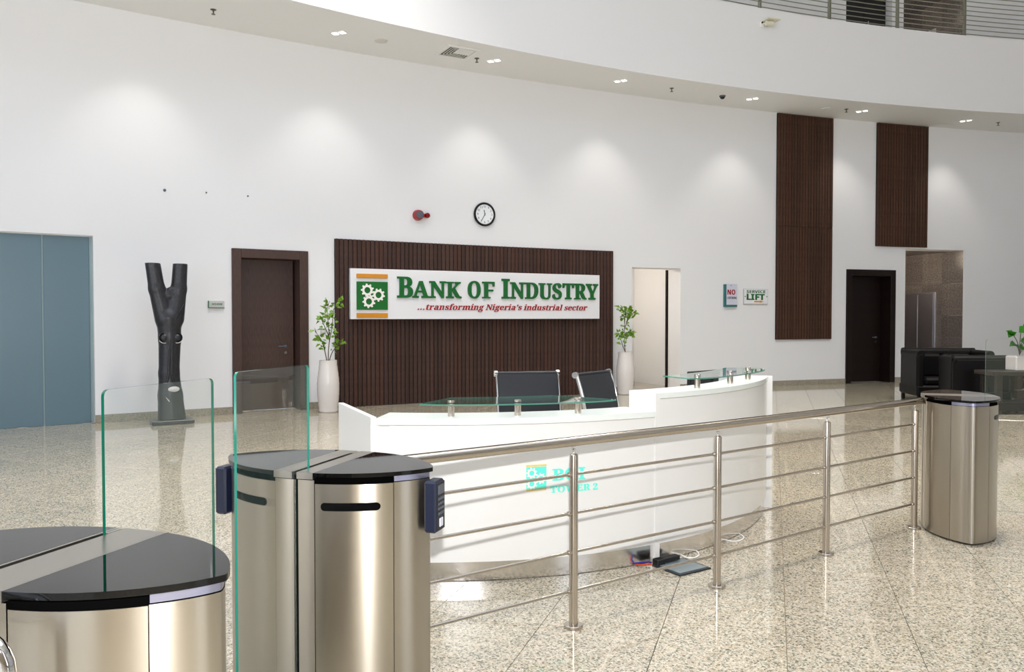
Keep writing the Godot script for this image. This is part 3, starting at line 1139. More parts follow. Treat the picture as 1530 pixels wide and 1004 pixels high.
func soffit_fittings():
	var lab = ["leftmost twin ceiling spotlight, above the carved sculpture", "twin ceiling spotlight left of the round ceiling speaker", "twin ceiling spotlight just right of the square air vent", "twin ceiling spotlight above the open white doorway", "twin ceiling spotlight left of the tall slatted panel", "twin ceiling spotlight between the two slatted panels", "twin ceiling spotlight right of the short slatted panel"]
	var ss = [-9.58, -6.663, -3.755, -0.97, 2.312, 5.307, 8.311]
	for k in 7:
		var r = 54.27 + 0.018 * k
		var t = thing("spotlight", lab[k], "light", pol(WC, wa(ss[k]), r, SOF), wyaw(ss[k]) - deg_to_rad(52.0), "twin spotlights in the soffit")
		var st = S()
		box(st, Vector3(0, -0.005, 0), Vector3(0.27, 0.012, 0.13), 0.003)
		put("frame", st, "paint_white", t)
		for x in [-1, 1]:
			st = S()
			box(st, Vector3(x * 0.068, -0.0125, 0), Vector3(0.09, 0.008, 0.09), 0.002)
			put("lamp", st, "lamp_glow", t)
		var l = SpotLight3D.new()
		l.name = "spot"
		l.position = Vector3(0, -0.06, 0)
		l.rotation.x = -PI / 2
		l.spot_angle = 44
		l.spot_angle_attenuation = 0.7
		l.spot_range = 30
		l.spot_attenuation = 2
		l.light_size = 0.06
		l.light_energy = 1.5
		l.light_color = Color(1, 0.98, 0.95)
		l.shadow_enabled = true
		t.add_child(l)
	# speaker
	var st = S()
	lathe(st, [Vector2(0, -0.014), Vector2(0.09, -0.013), Vector2(0.108, -0.009), Vector2(0.112, 0.001)], 28)
	var o = put("ceiling_speaker", st, "grille")
	o.position = pol(WC, wa(-5.92), 54.31, SOF)
	tag(o, "flat round ceiling speaker between a twin spotlight and the air vent", "speaker")
	st = S()
	lathe(st, [Vector2(0, -0.016), Vector2(0.08, -0.014), Vector2(0.10, -0.006), Vector2(0.10, 0.001)], 28)
	o = put("ceiling_disc", st, "soffit")
	o.position = pol(WC, wa(4.38), 54.45, SOF)
	tag(o, "flat white disc on the soffit above the tall slatted panel", "speaker")
	# air vent
	var t = thing("air_vent", "square louvred air vent in the white soffit", "vent", pol(WC, wa(-4.53), 54.22, SOF), wyaw(-4.53))
	st = S()
	for q in [[0, 0.28, 0.62, 0.06], [0, -0.28, 0.62, 0.06]]:
		box(st, Vector3(q[0], -0.008, q[1]), Vector3(q[2], 0.018, q[3]), 0.004)
	for x in [-0.28, 0.28]:
		box(st, Vector3(x, -0.0082, 0), Vector3(0.06, 0.0176, 0.5), 0.004)
	put("frame", st, "paint_white", t)
	st = S()
	box(st, Vector3(0, -0.002, 0), Vector3(0.5, 0.003, 0.5))
	put("throat", st, "grille_dark", t)
	for k in 5:
		var d = 0.235 - k * 0.045
		for q in 4:
			st = S()
			box(st, Vector3(0, -0.006, d), Vector3(2 * d, 0.004, 0.018), 0.0, Transform3D(Basis(Vector3.UP, q * PI / 2) * Basis(Vector3(1, 0, 0), 0.0), Vector3.ZERO))
			put("louvre", st, "grille", t)
	st = S()
	box(st, Vector3(0.08, -0.013, 0.10), Vector3(0.30, 0.005, 0.26))
	put("blank_plate", st, "paint_white", t)
	# sprinklers and camera
	var sl = ["sprinkler head nearest the left end of the soffit", "sprinkler head between the air vent and a twin spotlight", "sprinkler head above the open white doorway", "sprinkler head left of a twin spotlight above the tall slatted panel", "sprinkler head at the right end of the soffit"]
	var sp = [-8.63, -4.08, 0.27, 4.86, 9.23]
	for k in 5:
		t = thing("sprinkler", sl[k], "sprinkler", pol(WC, wa(sp[k]), 54.35, SOF), 0.0, "sprinklers in the soffit")
		st = S()
		lathe(st, [Vector2(0, -0.012), Vector2(0.032, -0.010), Vector2(0.045, -0.003), Vector2(0.046, 0.001)], 16)
		put("rose", st, "brass", t)
		st = S()
		lathe(st, [Vector2(0, -0.075), Vector2(0.03, -0.072), Vector2(0.03, -0.066), Vector2(0.008, -0.062), Vector2(0.012, -0.03), Vector2(0.012, -0.008)], 12)
		put("nozzle", st, "brass", t)
	t = thing("dome_camera", "small dark ceiling camera between two twin spotlights", "camera", pol(WC, wa(1.58), 54.40, SOF))
	st = S()
	lathe(st, [Vector2(0.062, -0.025), Vector2(0.066, -0.006), Vector2(0.066, 0.001)], 20)
	put("base", st, "alarm_grey", t)
	st = S()
	lathe(st, [Vector2(0, -0.075), Vector2(0.025, -0.07), Vector2(0.045, -0.052), Vector2(0.055, -0.025)], 20)
	put("dome", st, "black_gloss", t)

func edge_point(s, y, out := 0.0) -> Vector3:
	var p = pol(WC, wa(s), edge_r(s), y)
	var d = (p - EC) * Vector3(1, 0, 1)
	return p - d.normalized() * out

func balcony():
	var t = thing("balcony_railing", "grey steel railing with thin horizontal rods along the balcony edge", "railing")
	var s0 = 0.5
	var s1 = 12.5
	for k in 11:
		var st = S()
		var pts = []
		for j in 41:
			pts.append(edge_point(lerpf(s0, s1, j / 40.0), 7.925 + k * 0.1037, -0.08))
		tube(st, pts, 0.010 if k < 10 else 0.028, 6)
		put("rail_rod" if k < 10 else "handrail", st, "rail_grey", t)
	# posts of two flat bars
	var E = EC
	for a in range(-2, 7):
		var ang = deg_to_rad(195.95) - a * 0.0500
		var p = pol(EC, ang, ER + 0.08, 7.855)
		var st = S()
		for w in [-0.022, 0.022]:
			box(st, Vector3(w, 0.54, 0), Vector3(0.014, 1.08, 0.05), 0.002)
		box(st, Vector3(0, 0.006, 0), Vector3(0.12, 0.012, 0.10), 0.003)
		var o = put("post", st, "rail_grey", t)
		o.transform = Transform3D(Basis(Vector3.UP, ang), p)
	# security camera on the fascia
	var s = 3.1
	var pos = pol(EC, deg_to_rad(201.6), ER, 7.53)
	var q = Vector3(5.17, 7.53, -16.545)
	var rel = q - EC
	var an = atan2(rel.x, rel.z)
	t = thing("wall_camera", "small cream camera on a bracket on the white balcony front", "camera", pol(EC, an, ER, 7.53), an + PI)
	var st = S()
	box(st, Vector3(-0.10, 0.0, 0.012), Vector3(0.09, 0.12, 0.024), 0.006)
	put("bracket", st, "paint_white", t)
	st = S()
	box(st, Vector3(0.04, 0.06, 0.13), Vector3(0.30, 0.022, 0.24), 0.006)
	put("hood", st, "cream_plastic", t)
	st = S()
	tube(st, [Vector3(-0.07, 0.0, 0.10), Vector3(0.08, 0.0, 0.13)], 0.052, 16)
	tube(st, [Vector3(-0.1, 0.0, 0.01), Vector3(-0.05, 0.01, 0.1)], 0.018, 8)
	put("housing", st, "cream_plastic", t)
	st = S()
	lathe(st, [Vector2(0.02, 0), Vector2(0.02, 0.012), Vector2(0, 0.014)], 12, Transform3D(Basis(Vector3(1, 0, 0), PI / 2), Vector3(-0.10, 0.03, 0.024)))
	put("knob", st, "text_black", t)

# ------------------------------------------------------------------ reception desk
func dslab(r0, r1, a0, a1, y0, y1, n):
	var st = S()
	arc_block(st, Vector3.ZERO, r0, r1, deg_to_rad(a0), deg_to_rad(a1), y0, y1, n)
	return st

func desk():
	var t = thing("reception_desk", "curved white reception desk with a low part, a raised part and a steel kick plate", "desk", DC)
	var R = 2.745
	put("kick_plate", dslab(R - 0.05, R - 0.015, -7.5, 30.8, 0.004, 0.12, 24), "kick_steel", t, "polished steel kick plate")
	put("kick_plate", dslab(R - 0.05, R - 0.015, 31.8, 71.5, 0.004, 0.12, 26), "kick_steel", t, "polished steel kick plate")
	put("front_panel", dslab(R - 0.035, R, -7.6, 30.9, 0.12, 0.945, 28), "desk_white", t)
	put("front_panel", dslab(R - 0.035, R, 31.7, 71.6, 0.12, 1.062, 30), "desk_white", t)
	put("ledge", dslab(R - 0.30, R + 0.006, -6.9, 30.9, 0.948, 0.985, 28), "desk_top", t)
	put("ledge", dslab(R - 0.26, R + 0.006, 31.7, 71.6, 1.065, 1.10, 30), "desk_top", t)
	put("back_panel", dslab(R - 0.30, R - 0.28, -6.5, 30.9, 0.02, 0.945, 24), "desk_white", t)
	put("back_panel", dslab(R - 0.26, R - 0.24, 31.7, 71.6, 0.02, 1.062, 24), "desk_white", t)
	put("worktop", dslab(1.78, R - 0.30, 4.0, 71.0, 0.70, 0.735, 28), "desk_top", t)
	# partition between the two parts
	var st = S()
	arc_block(st, Vector3.ZERO, R - 0.26, R + 0.008, deg_to_rad(30.9), deg_to_rad(31.7), 0.0, 1.10, 1)
	put("partition", st, "desk_white", t)
	# left end panel, splayed
	st = S()
	var a = Vector3(-0.835, 0, -4.83) - DC
	var b = Vector3(-1.205, 0, -5.645) - DC
	var d = (b - a).normalized()
	box(st, Vector3(0, 0.495, 0), Vector3(0.036, 0.99, a.distance_to(b)), 0.002, Transform3D(Basis(Vector3.UP, atan2(d.x, d.z)), (a + b) / 2))
	put("end_panel", st, "desk_white", t, "flat white end panel")
	# right end panel
	st = S()
	a = pol(Vector3.ZERO, deg_to_rad(72.2), R + 0.045, 0)
	b = pol(Vector3.ZERO, deg_to_rad(72.2), 2.275, 0)
	d = (b - a).normalized()
	box(st, Vector3(0, 0.55, 0), Vector3(0.042, 1.10, a.distance_to(b)), 0.002, Transform3D(Basis(Vector3.UP, atan2(d.x, d.z)), (a + b) / 2))
	put("end_panel", st, "desk_white", t, "flat white end panel")
	# small hook on the left of the front
	st = S()
	arc_block(st, Vector3.ZERO, R, R + 0.004, deg_to_rad(-6.5), deg_to_rad(-5.2), 0.940, 0.948, 2)
	arc_block(st, Vector3.ZERO, R, R + 0.004, deg_to_rad(-6.5), deg_to_rad(-6.3), 0.948, 0.962, 1)
	put("hook", st, "plate_grey", t)
	# glass shelves on steel stand-offs
	for g in [[1.059, -1.6, 25.6, 2.06, 2.72, [2.5, 11.5, 20.2], 0.985, 2.62, 3.6, 0.035], [1.172, 38.2, 66.4, 2.44, 2.77, [42.4, 53.0, 63.2], 1.10, 2.635, 1.2, 0.0]]:
		var y = g[0]
		var n = 24
		var outer = []
		var inner = []
		for k in n + 1:
			var f = float(k) / n
			outer.append(pol(Vector3.ZERO, deg_to_rad(lerpf(g[1], g[2], f)), g[4] - 0.05 * pow(absf(f * 2 - 1), 8), 0))
			inner.append(pol(Vector3.ZERO, deg_to_rad(lerpf(g[1] + g[8], g[2] - g[8], f)), g[3], -(g[4] - g[3]) * g[9]))
		var face = S()
		var ed = S()
		var th = 0.009
		for k in n:
			for yy in [[y, -1.0], [y + th, 1.0]]:
				var o = Vector3(0, yy[0], 0)
				var away = (outer[k] - inner[k]).normalized()
				var nf = away.cross(Vector3(away.z, 0, -away.x).normalized())
				nf = nf * signf(nf.y) * yy[1]
				quad(face, outer[k] + o, outer[k + 1] + o, inner[k + 1] + o, inner[k] + o, nf)
		var loop = outer.duplicate()
		for k in n + 1:
			loop.append(inner[n - k])
		for k in loop.size():
			var p = loop[k]
			var q = loop[(k + 1) % loop.size()]
			var nn = (q - p).cross(Vector3.UP).normalized()
			var cen = pol(Vector3.ZERO, deg_to_rad((g[1] + g[2]) / 2), (g[3] + g[4]) / 2, 0)
			if nn.dot((p + q) / 2 - cen) < 0 and k < n:
				nn = -nn
			quad(ed, p + Vector3(0, y, 0), q + Vector3(0, y, 0), q + Vector3(0, y + th, 0), p + Vector3(0, y + th, 0), nn)
		var sh = put("glass_shelf", face, "glass_shelf", t, "curved clear green-edged glass shelf")
		put("glass_edge", ed, "glass_edge_shelf", sh)
		for q in g[5]:
			st = S()
			var c = pol(Vector3.ZERO, deg_to_rad(q), g[7], 0)
			lathe(st, [Vector2(0.0, g[6]), Vector2(0.021, g[6]), Vector2(0.021, y - 0.001), Vector2(0, y - 0.001)], 20, Transform3D(Basis(), c))
			lathe(st, [Vector2(0.0, y + th + 0.001), Vector2(0.022, y + th + 0.001), Vector2(0.022, y + th + 0.012), Vector2(0.019, y + th + 0.014), Vector2(0, y + th + 0.014)], 20, Transform3D(Basis(), c))
			put("standoff", st, "steel_tube", t)
	# tower emblem and lettering on the curved front
	var bend = func(p): return pol(Vector3.ZERO, p.x / R, R + p.z, p.y)
	var em = dslab(R, R + 0.003, 12.06, 14.68, 0.552, 0.683, 6)
	var e = put("emblem_square", em, "turquoise", t)
	put("gold_bar", dslab(R, R + 0.003, 12.06, 14.70, 0.686, 0.697, 6), "pale_gold", t)
	put("gold_bar", dslab(R, R + 0.003, 12.06, 14.68, 0.539, 0.549, 6), "pale_gold", t)
	for g in [[12.75, 0.647], [13.95, 0.612], [12.76, 0.581]]:
		st = S()
		ring_prism(st, gear(0.026, 0.034, 9), 0.016, 0.0, 0.0035, Transform3D(Basis(Vector3.UP, deg_to_rad(g[0])), pol(Vector3.ZERO, deg_to_rad(g[0]), R + 0.0025, g[1])))
		put("gear", st, "gear_white", e)
	put("letters", lettering("BOI", "Droid Serif", true, deg_to_rad(15.5) * R, 0.592, deg_to_rad(4.5) * R, 0.075, 0.004, 0.0, bend, 0.5), "turquoise", t)
	put("small_letters", lettering("TOWER 2", "Droid Serif", true, deg_to_rad(15.2) * R, 0.519, deg_to_rad(6.6) * R, 0.042, 0.004, 0.0, bend, 0.2), "turquoise", t)
	# monitor on the raised part
	t = thing("monitor", "black computer monitor seen through the glass shelf on the raised end of the desk", "monitor", pol(DC, deg_to_rad(68.0), 2.25, 0.735), deg_to_rad(40.0))
	st = S()
	box(st, Vector3(0, 0.26, 0), Vector3(0.42, 0.30, 0.03), 0.006)
	put("casing", st, "black_soft", t)
	st = S()
	box(st, Vector3(0, 0.265, 0.0165), Vector3(0.39, 0.25, 0.002))
	put("screen", st, "screen_off", t)
	st = S()
	box(st, Vector3(0, 0.06, -0.02), Vector3(0.05, 0.12, 0.03), 0.004)
	box(st, Vector3(0, 0.008, -0.02), Vector3(0.20, 0.016, 0.15), 0.004)
	put("stand", st, "black_soft", t)
	floor_box()

func floor_box():
	var P = [Vector3(1.022, 0, -4.889), Vector3(1.247, 0, -5.034), Vector3(1.138, 0, -5.255), Vector3(0.905, 0, -5.105)]
	var c = (P[0] + P[1] + P[2] + P[3]) / 4
	var dx = (P[1] - P[0]).normalized()
	var t = thing("floor_box", "open floor socket box with a grey steel lid lying by the desk foot", "floor box", c, atan2(-dx.z, dx.x))
	var st = S()
	box(st, Vector3(0, 0.005, 0), Vector3(0.275, 0.010, 0.25), 0.003)
	put("frame", st, "box_frame", t)
	st = S()
	box(st, Vector3(0, 0.0115, 0.0), Vector3(0.235, 0.005, 0.21), 0.002)
	put("lid_plate", st, "box_lid", t)
	st = S()
	box(st, Vector3(-0.035, 0.035, -0.10), Vector3(0.20, 0.03, 0.05), 0.005)
	box(st, Vector3(-0.10, 0.025, -0.10), Vector3(0.07, 0.05, 0.055), 0.006)
	put("socket_block", st, "black_soft", t)
	var cab = [["blue and orange flex running from the floor box under the desk", "cable_orange", [Vector3(0.885, 0.022, -5.06), Vector3(0.86, 0.03, -5.05), Vector3(0.83, 0.02, -5.06), Vector3(0.79, 0.010, -5.10)]], ["blue flex running from the floor box under the desk", "cable_blue", [Vector3(0.885, 0.03, -5.07), Vector3(0.86, 0.04, -5.065), Vector3(0.82, 0.03, -5.075), Vector3(0.775, 0.012, -5.115)]]]
	for q in cab:
		st = S()
		tube(st, curve(q[2], 12), 0.006, 6)
		tag(put("power_flex", st, q[1]), q[0].replace("blue and orange", "orange"), "cable")
	var wl = ["white cable loop lying on the floor beside the open floor box", "white cable loop lying on the floor under the raised part of the desk"]
	var ps = [[Vector3(1.12, 0.005, -5.36), Vector3(1.15, 0.005, -5.27), Vector3(1.20, 0.005, -5.26), Vector3(1.25, 0.005, -5.33), Vector3(1.25, 0.005, -5.45)], [Vector3(1.50, 0.005, -5.75), Vector3(1.54, 0.005, -5.655), Vector3(1.61, 0.005, -5.66), Vector3(1.67, 0.005, -5.75), Vector3(1.66, 0.005, -5.88)]]
	for k in 2:
		st = S()
		tube(st, curve(ps[k], 20), 0.005, 6)
		tag(put("cable", st, "cable_white"), wl[k], "cable", "white cables under the desk")

func curve(P: Array, n: int) -> Array:
	var out = []
	var m = P.size()
	for k in n + 1:
		var f = float(k) / n * (m - 1)
		var i = mini(int(f), m - 2)
		var u = f - i
		out.append(P[i].cubic_interpolate(P[i + 1], P[maxi(i - 1, 0)], P[mini(i + 2, m - 1)], u))
	return out

# ------------------------------------------------------------------ office chairs
func office_chair(at: Vector3, turn, label):
	var t = thing("office_chair", label, "chair", at, turn, "office chairs behind the desk")
	# local: the sitter looks along +z
	var W = 0.24
	var prof = [Vector2(0.22, 0.46), Vector2(0.05, 0.455), Vector2(-0.14, 0.47), Vector2(-0.20, 0.52), Vector2(-0.225, 0.62), Vector2(-0.25, 0.80), Vector2(-0.29, 1.00), Vector2(-0.335, 1.14)]
	var path = []
	for p in prof:
		path.append(Vector3(0, p.y, p.x))
	path = curve(path, 42)
	var slings = [[0, 18, "seat"], [18, 42, "backrest"]]
	for sl in slings:
		var st = S()
		for k in range(sl[0], sl[1]):
			for side in [1.0, -1.0]:
				var q = []
				for kk in [k, k + 1]:
					var d = (path[mini(kk + 1, 42)] - path[maxi(kk - 1, 0)]).normalized()
					var nn = Vector3(1, 0, 0).cross(d)
					if nn.y < 0 and kk < 14:
						nn = -nn
					if kk >= 14 and nn.z < 0:
						nn = -nn
					var rib = 0.010 + 0.004 * absf(sin(kk * PI / 4.0))
					q.append([path[kk] + nn * side * rib, nn * side])
				quad(st, q[0][0] + Vector3(-W, 0, 0), q[0][0] + Vector3(W, 0, 0), q[1][0] + Vector3(W, 0, 0), q[1][0] + Vector3(-W, 0, 0), q[0][1], q[0][1], q[0][1], q[1][1], q[1][1])
		put(sl[2], st, "leather", t)
	for x in [-1, 1]:
		var st = S()
		var pts = []
		for p in path:
			pts.append(p + Vector3(x * (W + 0.008), 0, 0))
		tube(st, pts, 0.013, 8, true, Vector2(0.6, 1.4))
		var e = path[42]
		lathe(st, [Vector2(0, -0.012), Vector2(0.024, -0.012), Vector2(0.024, 0.012), Vector2(0, 0.012)], 16, Transform3D(Basis(Vector3(0, 0, 1), PI / 2), e + Vector3(x * (W + 0.010), 0.008, -0.012)))
		put("side_rail", st, "chrome", t)
		st = S()
		tube(st, curve([Vector3(x * (W + 0.02), 0.50, 0.16), Vector3(x * (W + 0.05), 0.60, 0.15), Vector3(x * (W + 0.05), 0.66, 0.08), Vector3(x * (W + 0.05), 0.66, -0.12), Vector3(x * (W + 0.05), 0.62, -0.2), Vector3(x * (W + 0.02), 0.58, -0.215)], 20), 0.012, 8)
		put("armrest", st, "chrome", t)
	var st = S()
	tube(st, [path[42] + Vector3(-W, 0.008, -0.012), path[42] + Vector3(W, 0.008, -0.012)], 0.016, 10)
	put("top_roll", st, "leather", t)
	st = S()
	lathe(st, [Vector2(0.0, 0.075), Vector2(0.045, 0.075), Vector2(0.045, 0.10), Vector2(0.028, 0.12), Vector2(0.028, 0.42), Vector2(0.08, 0.435), Vector2(0.0, 0.437)], 16)
	put("gas_column", st, "chrome", t)
	for k in 5:
		var a = TAU * k / 5
		st = S()
		tube(st, [Vector3(0, 0.09, 0), Vector3(sin(a) * 0.28, 0.062, cos(a) * 0.28)], [0.022, 0.013], 8)
		var leg = put("base_leg", st, "chrome", t)
		st = S()
		tube(st, [Vector3(sin(a) * 0.28 - cos(a) * 0.02, 0.027, cos(a) * 0.28 + sin(a) * 0.02), Vector3(sin(a) * 0.28 + cos(a) * 0.02, 0.027, cos(a) * 0.28 - sin(a) * 0.02)], 0.026, 12)
		put("castor", st, "black_soft", leg)

func chairs():
	office_chair(Vector3(0.19, 0, -6.0), deg_to_rad(12.0), "black ribbed leather office chair behind the middle of the desk, the left of two")
	office_chair(Vector3(0.91, 0, -6.1), deg_to_rad(53.0), "black ribbed leather office chair turned sideways, beside the right vase")

# ------------------------------------------------------------------ vases with branches
func vases():
	for q in [[Vector3(-3.06, 0, -13.35), "tall white ridged vase beside the dark brown door", "leafy green branch standing in the vase beside the dark brown door", 1.0, 31, 1.42], [Vector3(2.31, 0, -16.36), "tall white ridged vase beside the open white doorway", "leafy green branch standing in the vase beside the open doorway", 1.0, 57, 0.0]]:
		var t = thing("floor_vase", q[1], "vase", q[0], q[5], "white floor vases")
		var st = S()
		var prof = [Vector2(0.0, 0.0), Vector2(0.138, 0.0), Vector2(0.146, 0.012)]
		for k in 25:
			var f = k / 24.0
			var r = 0.146 + 0.034 * pow(sin(PI * clampf(f * 1.05, 0, 1)), 1.3) + 0.006 * (1 - f)
			r += 0.0022 * sin(f * 60.0)
			if absf(f - 0.47) < 0.02:
				r -= 0.003
			prof.append(Vector2(r, 0.015 + f * 0.845))
		prof.append(Vector2(0.146, 0.866))
		prof.append(Vector2(0.132, 0.862))
		prof.append(Vector2(0.128, 0.80))
		lathe(st, prof, 40)
		put("body", st, "vase", t)
		st = S()
		lathe(st, [Vector2(0.129, 0.838), Vector2(0.08, 0.846), Vector2(0, 0.85)], 24)
		put("filling", st, "pebble", t)
		branch(q[0] + Vector3(0, 0.845, 0), q[2], q[4])

func branch(at, label, seed_):
	var r = RandomNumberGenerator.new()
	r.seed = seed_
	var t = thing("leafy_branch", label, "plant", at, 0.0, "branches in the floor vases")
	var tips = []
	var st = S()
	var stems
	if seed_ == 31:
		stems = [[Vector3(0, 0, 0), Vector3(0.02, 0.28, 0.02), Vector3(0.07, 0.56, 0), Vector3(0.10, 0.86, 0.02), Vector3(0.24, 0.98, 0.03)], [Vector3(-0.02, 0, 0), Vector3(-0.06, 0.22, 0.02), Vector3(-0.12, 0.38, 0.02), Vector3(-0.21, 0.50, 0.03)], [Vector3(0.02, 0, 0.02), Vector3(0.08, 0.16, 0.03), Vector3(0.16, 0.26, 0.03), Vector3(0.22, 0.36, 0.02)], [Vector3(0.03, 0.32, 0.02), Vector3(0.02, 0.60, 0.05), Vector3(0.0, 0.84, 0.04), Vector3(0.04, 1.0, 0.04)], [Vector3(0.02, 0.42, 0.02), Vector3(-0.05, 0.60, 0.06), Vector3(-0.10, 0.70, 0.04)]]
	else:
		stems = [[Vector3(0, 0, 0), Vector3(-0.02, 0.30, 0.0), Vector3(-0.02, 0.60, 0.02), Vector3(-0.05, 0.84, 0.02), Vector3(-0.12, 0.93, 0.02)], [Vector3(0.0, 0.02, 0), Vector3(-0.06, 0.16, 0.02), Vector3(-0.10, 0.30, 0.02), Vector3(-0.13, 0.40, 0.0)], [Vector3(0.0, 0.20, 0.02), Vector3(0.03, 0.32, 0.02), Vector3(0.12, 0.40, 0.03)], [Vector3(-0.02, 0.48, 0.0), Vector3(0.04, 0.66, 0.03), Vector3(0.13, 0.78, 0.02), Vector3(0.17, 0.84, 0.02)], [Vector3(-0.02, 0.6, 0.02), Vector3(0.0, 0.8, 0.02), Vector3(0.04, 0.92, 0.02)]]
	var lf = S()
	for s in stems:
		var pts = curve(s, 14)
		var rad = []
		for k in 15:
			rad.append(lerpf(0.009, 0.003, k / 14.0))
		tube(st, pts, rad, 6)
		for k in range(4, 15):
			if pts[k].y < 0.14 or r.randf() < 0.12:
				continue
			for j in r.randi_range(2, 4 if k < 11 else 7):
				var d = Vector3(r.randf_range(-1, 1), r.randf_range(-0.5, 0.8), r.randf_range(-1, 1)).normalized()
				leaf(lf, pts[k] + d * r.randf_range(0.015, 0.045), d, r.randf_range(0.065, 0.11), r.randf_range(0.045, 0.07), r)
	put("stem", st, "stem", t)
	var o = put("foliage", lf, "leaf", t)
	o.set_meta("kind", "stuff")

func leaf(st, p, d: Vector3, l, w, r):
	var side = d.cross(Vector3(r.randf_range(-1, 1), r.randf_range(-1, 1), r.randf_range(0.2, 1))).normalized()
	var nn = side.cross(d).normalized()
	var m = p + d * l * 0.5 - nn * l * 0.08
	var tip = p + d * l - nn * l * 0.2
	var a = p + d * l * 0.42 + side * w * 0.5 + nn * w * 0.15
	var b = p + d * l * 0.42 - side * w * 0.5 + nn * w * 0.15
	tri(st, p, a, m, nn, nn, nn)
	tri(st, a, tip, m, nn, nn, nn)
	tri(st, p, m, b, nn, nn, nn)
	tri(st, m, tip, b, nn, nn, nn)

# ------------------------------------------------------------------ carved figure: rings of (half width, half depth) along two limbs
func sculpture():
	var t = thing("sculpture", "tall black carved wooden sculpture with two raised arms against the white wall", "sculpture", Vector3(-5.06, 0, -11.92), deg_to_rad(30.0))
	var st = S()
	box(st, Vector3(0, 0.032, 0), Vector3(0.58, 0.064, 0.36), 0.012)
	put("plinth", st, "ebony", t)
	# field of smooth capsules meshed as surface nets
	var caps = [
		[Vector3(0.0, 0.04, 0), Vector3(-0.02, 0.42, 0), 0.20, 0.17],
		[Vector3(-0.02, 0.42, 0), Vector3(-0.035, 0.75, 0), 0.17, 0.143],
		[Vector3(-0.035, 0.75, 0), Vector3(-0.02, 1.27, 0), 0.143, 0.155],
		[Vector3(-0.02, 1.27, 0), Vector3(-0.03, 1.56, 0), 0.155, 0.175],
		[Vector3(-0.08, 1.56, 0), Vector3(-0.19, 2.0, 0), 0.145, 0.113],
		[Vector3(-0.19, 2.0, 0), Vector3(-0.255, 2.47, 0), 0.113, 0.103],
		[Vector3(0.04, 1.56, 0), Vector3(0.112, 2.0, 0), 0.145, 0.110],
		[Vector3(0.112, 2.0, 0), Vector3(0.14, 2.44, 0), 0.110, 0.102],
		[Vector3(-0.015, 1.90, 0.03), Vector3(-0.005, 1.97, 0.03), 0.07, 0.06],
	]
	var body = nets(caps, Vector3(-0.42, 0.055, -0.24), Vector3(0.32, 2.40, 0.26), 0.019, 0.035)
	put("figure", body, "ebony", t)
	for x in [-1, 1]:
		st = S()
		lathe(st, [Vector2(0.078, -0.03), Vector2(0.078, 0.008), Vector2(0.072, 0.018), Vector2(0.064, 0.014), Vector2(0.058, 0.0)], 28, Transform3D(Basis(Vector3(1, 0, 0), PI / 2), Vector3(x * 0.086 - 0.02, 1.28, 0.105)))
		put("eye_ring", st, "ebony_cut", t)
		st = S()
		lathe(st, [Vector2(0.058, 0.0), Vector2(0.05, 0.024), Vector2(0.028, 0.038), Vector2(0, 0.042)], 24, Transform3D(Basis(Vector3(1, 0, 0), PI / 2), Vector3(x * 0.086 - 0.02, 1.28, 0.105)))
		put("eye", st, "ebony", t)
		st = S()
		var arc = []
		for k in 13:
			var a = -PI * 0.82 + PI * 0.64 * k / 12.0
			arc.append(Vector3(x * 0.086 - 0.02 + cos(a) * 0.080, 1.28 + sin(a) * 0.080, 0.122))
		tube(st, arc, 0.006, 6)
		put("eye_rim", st, "ebony_edge", t)
		st = S()
		tube(st, curve([Vector3(x * 0.018 - 0.02, 1.27, 0.132), Vector3(x * 0.02 - 0.028, 0.98, 0.130), Vector3(x * 0.026 - 0.034, 0.72, 0.128), Vector3(x * 0.06 - 0.03, 0.62, 0.120)], 14), [0.010, 0.012, 0.013, 0.014, 0.015, 0.015, 0.016, 0.016, 0.017, 0.018, 0.019, 0.020, 0.022, 0.022, 0.018], 8)
		put("nose_ridge", st, "ebony", t)
	st = S()
	lathe(st, [Vector2(0, 0.03), Vector2(0.05, 0.025), Vector2(0.09, 0.008), Vector2(0.10, -0.03)], 24, Transform3D(Basis(Vector3(1, 0, 0), PI / 2).scaled_local(Vector3(0.85, 1, 0.45)), Vector3(0.01, 0.52, 0.140)))
	put("mouth", st, "ebony_edge", t, "pale oval carved mouth")
	st = S()
	tube(st, curve([Vector3(-0.115, 0.50, 0.118), Vector3(-0.10, 0.42, 0.136), Vector3(-0.05, 0.34, 0.158)], 8), 0.006, 6)
	put("cheek_line", st, "ebony_edge", t)
	st = S()
	tube(st, curve([Vector3(0.17, 1.78, 0.07), Vector3(0.12, 1.68, 0.115), Vector3(0.04, 1.54, 0.14)], 10), 0.012, 6)
	put("fold", st, "ebony_cut", t)

func cap_dist(p: Vector3, c) -> float:
	var a: Vector3 = c[0]
	var d: Vector3 = c[1] - a
	var h = clampf((p - a).dot(d) / d.length_squared(), 0.0, 1.0)
	var q = p - (a + d * h)
	q.z *= 1.12
	return q.length() - lerpf(c[2], c[3], h)

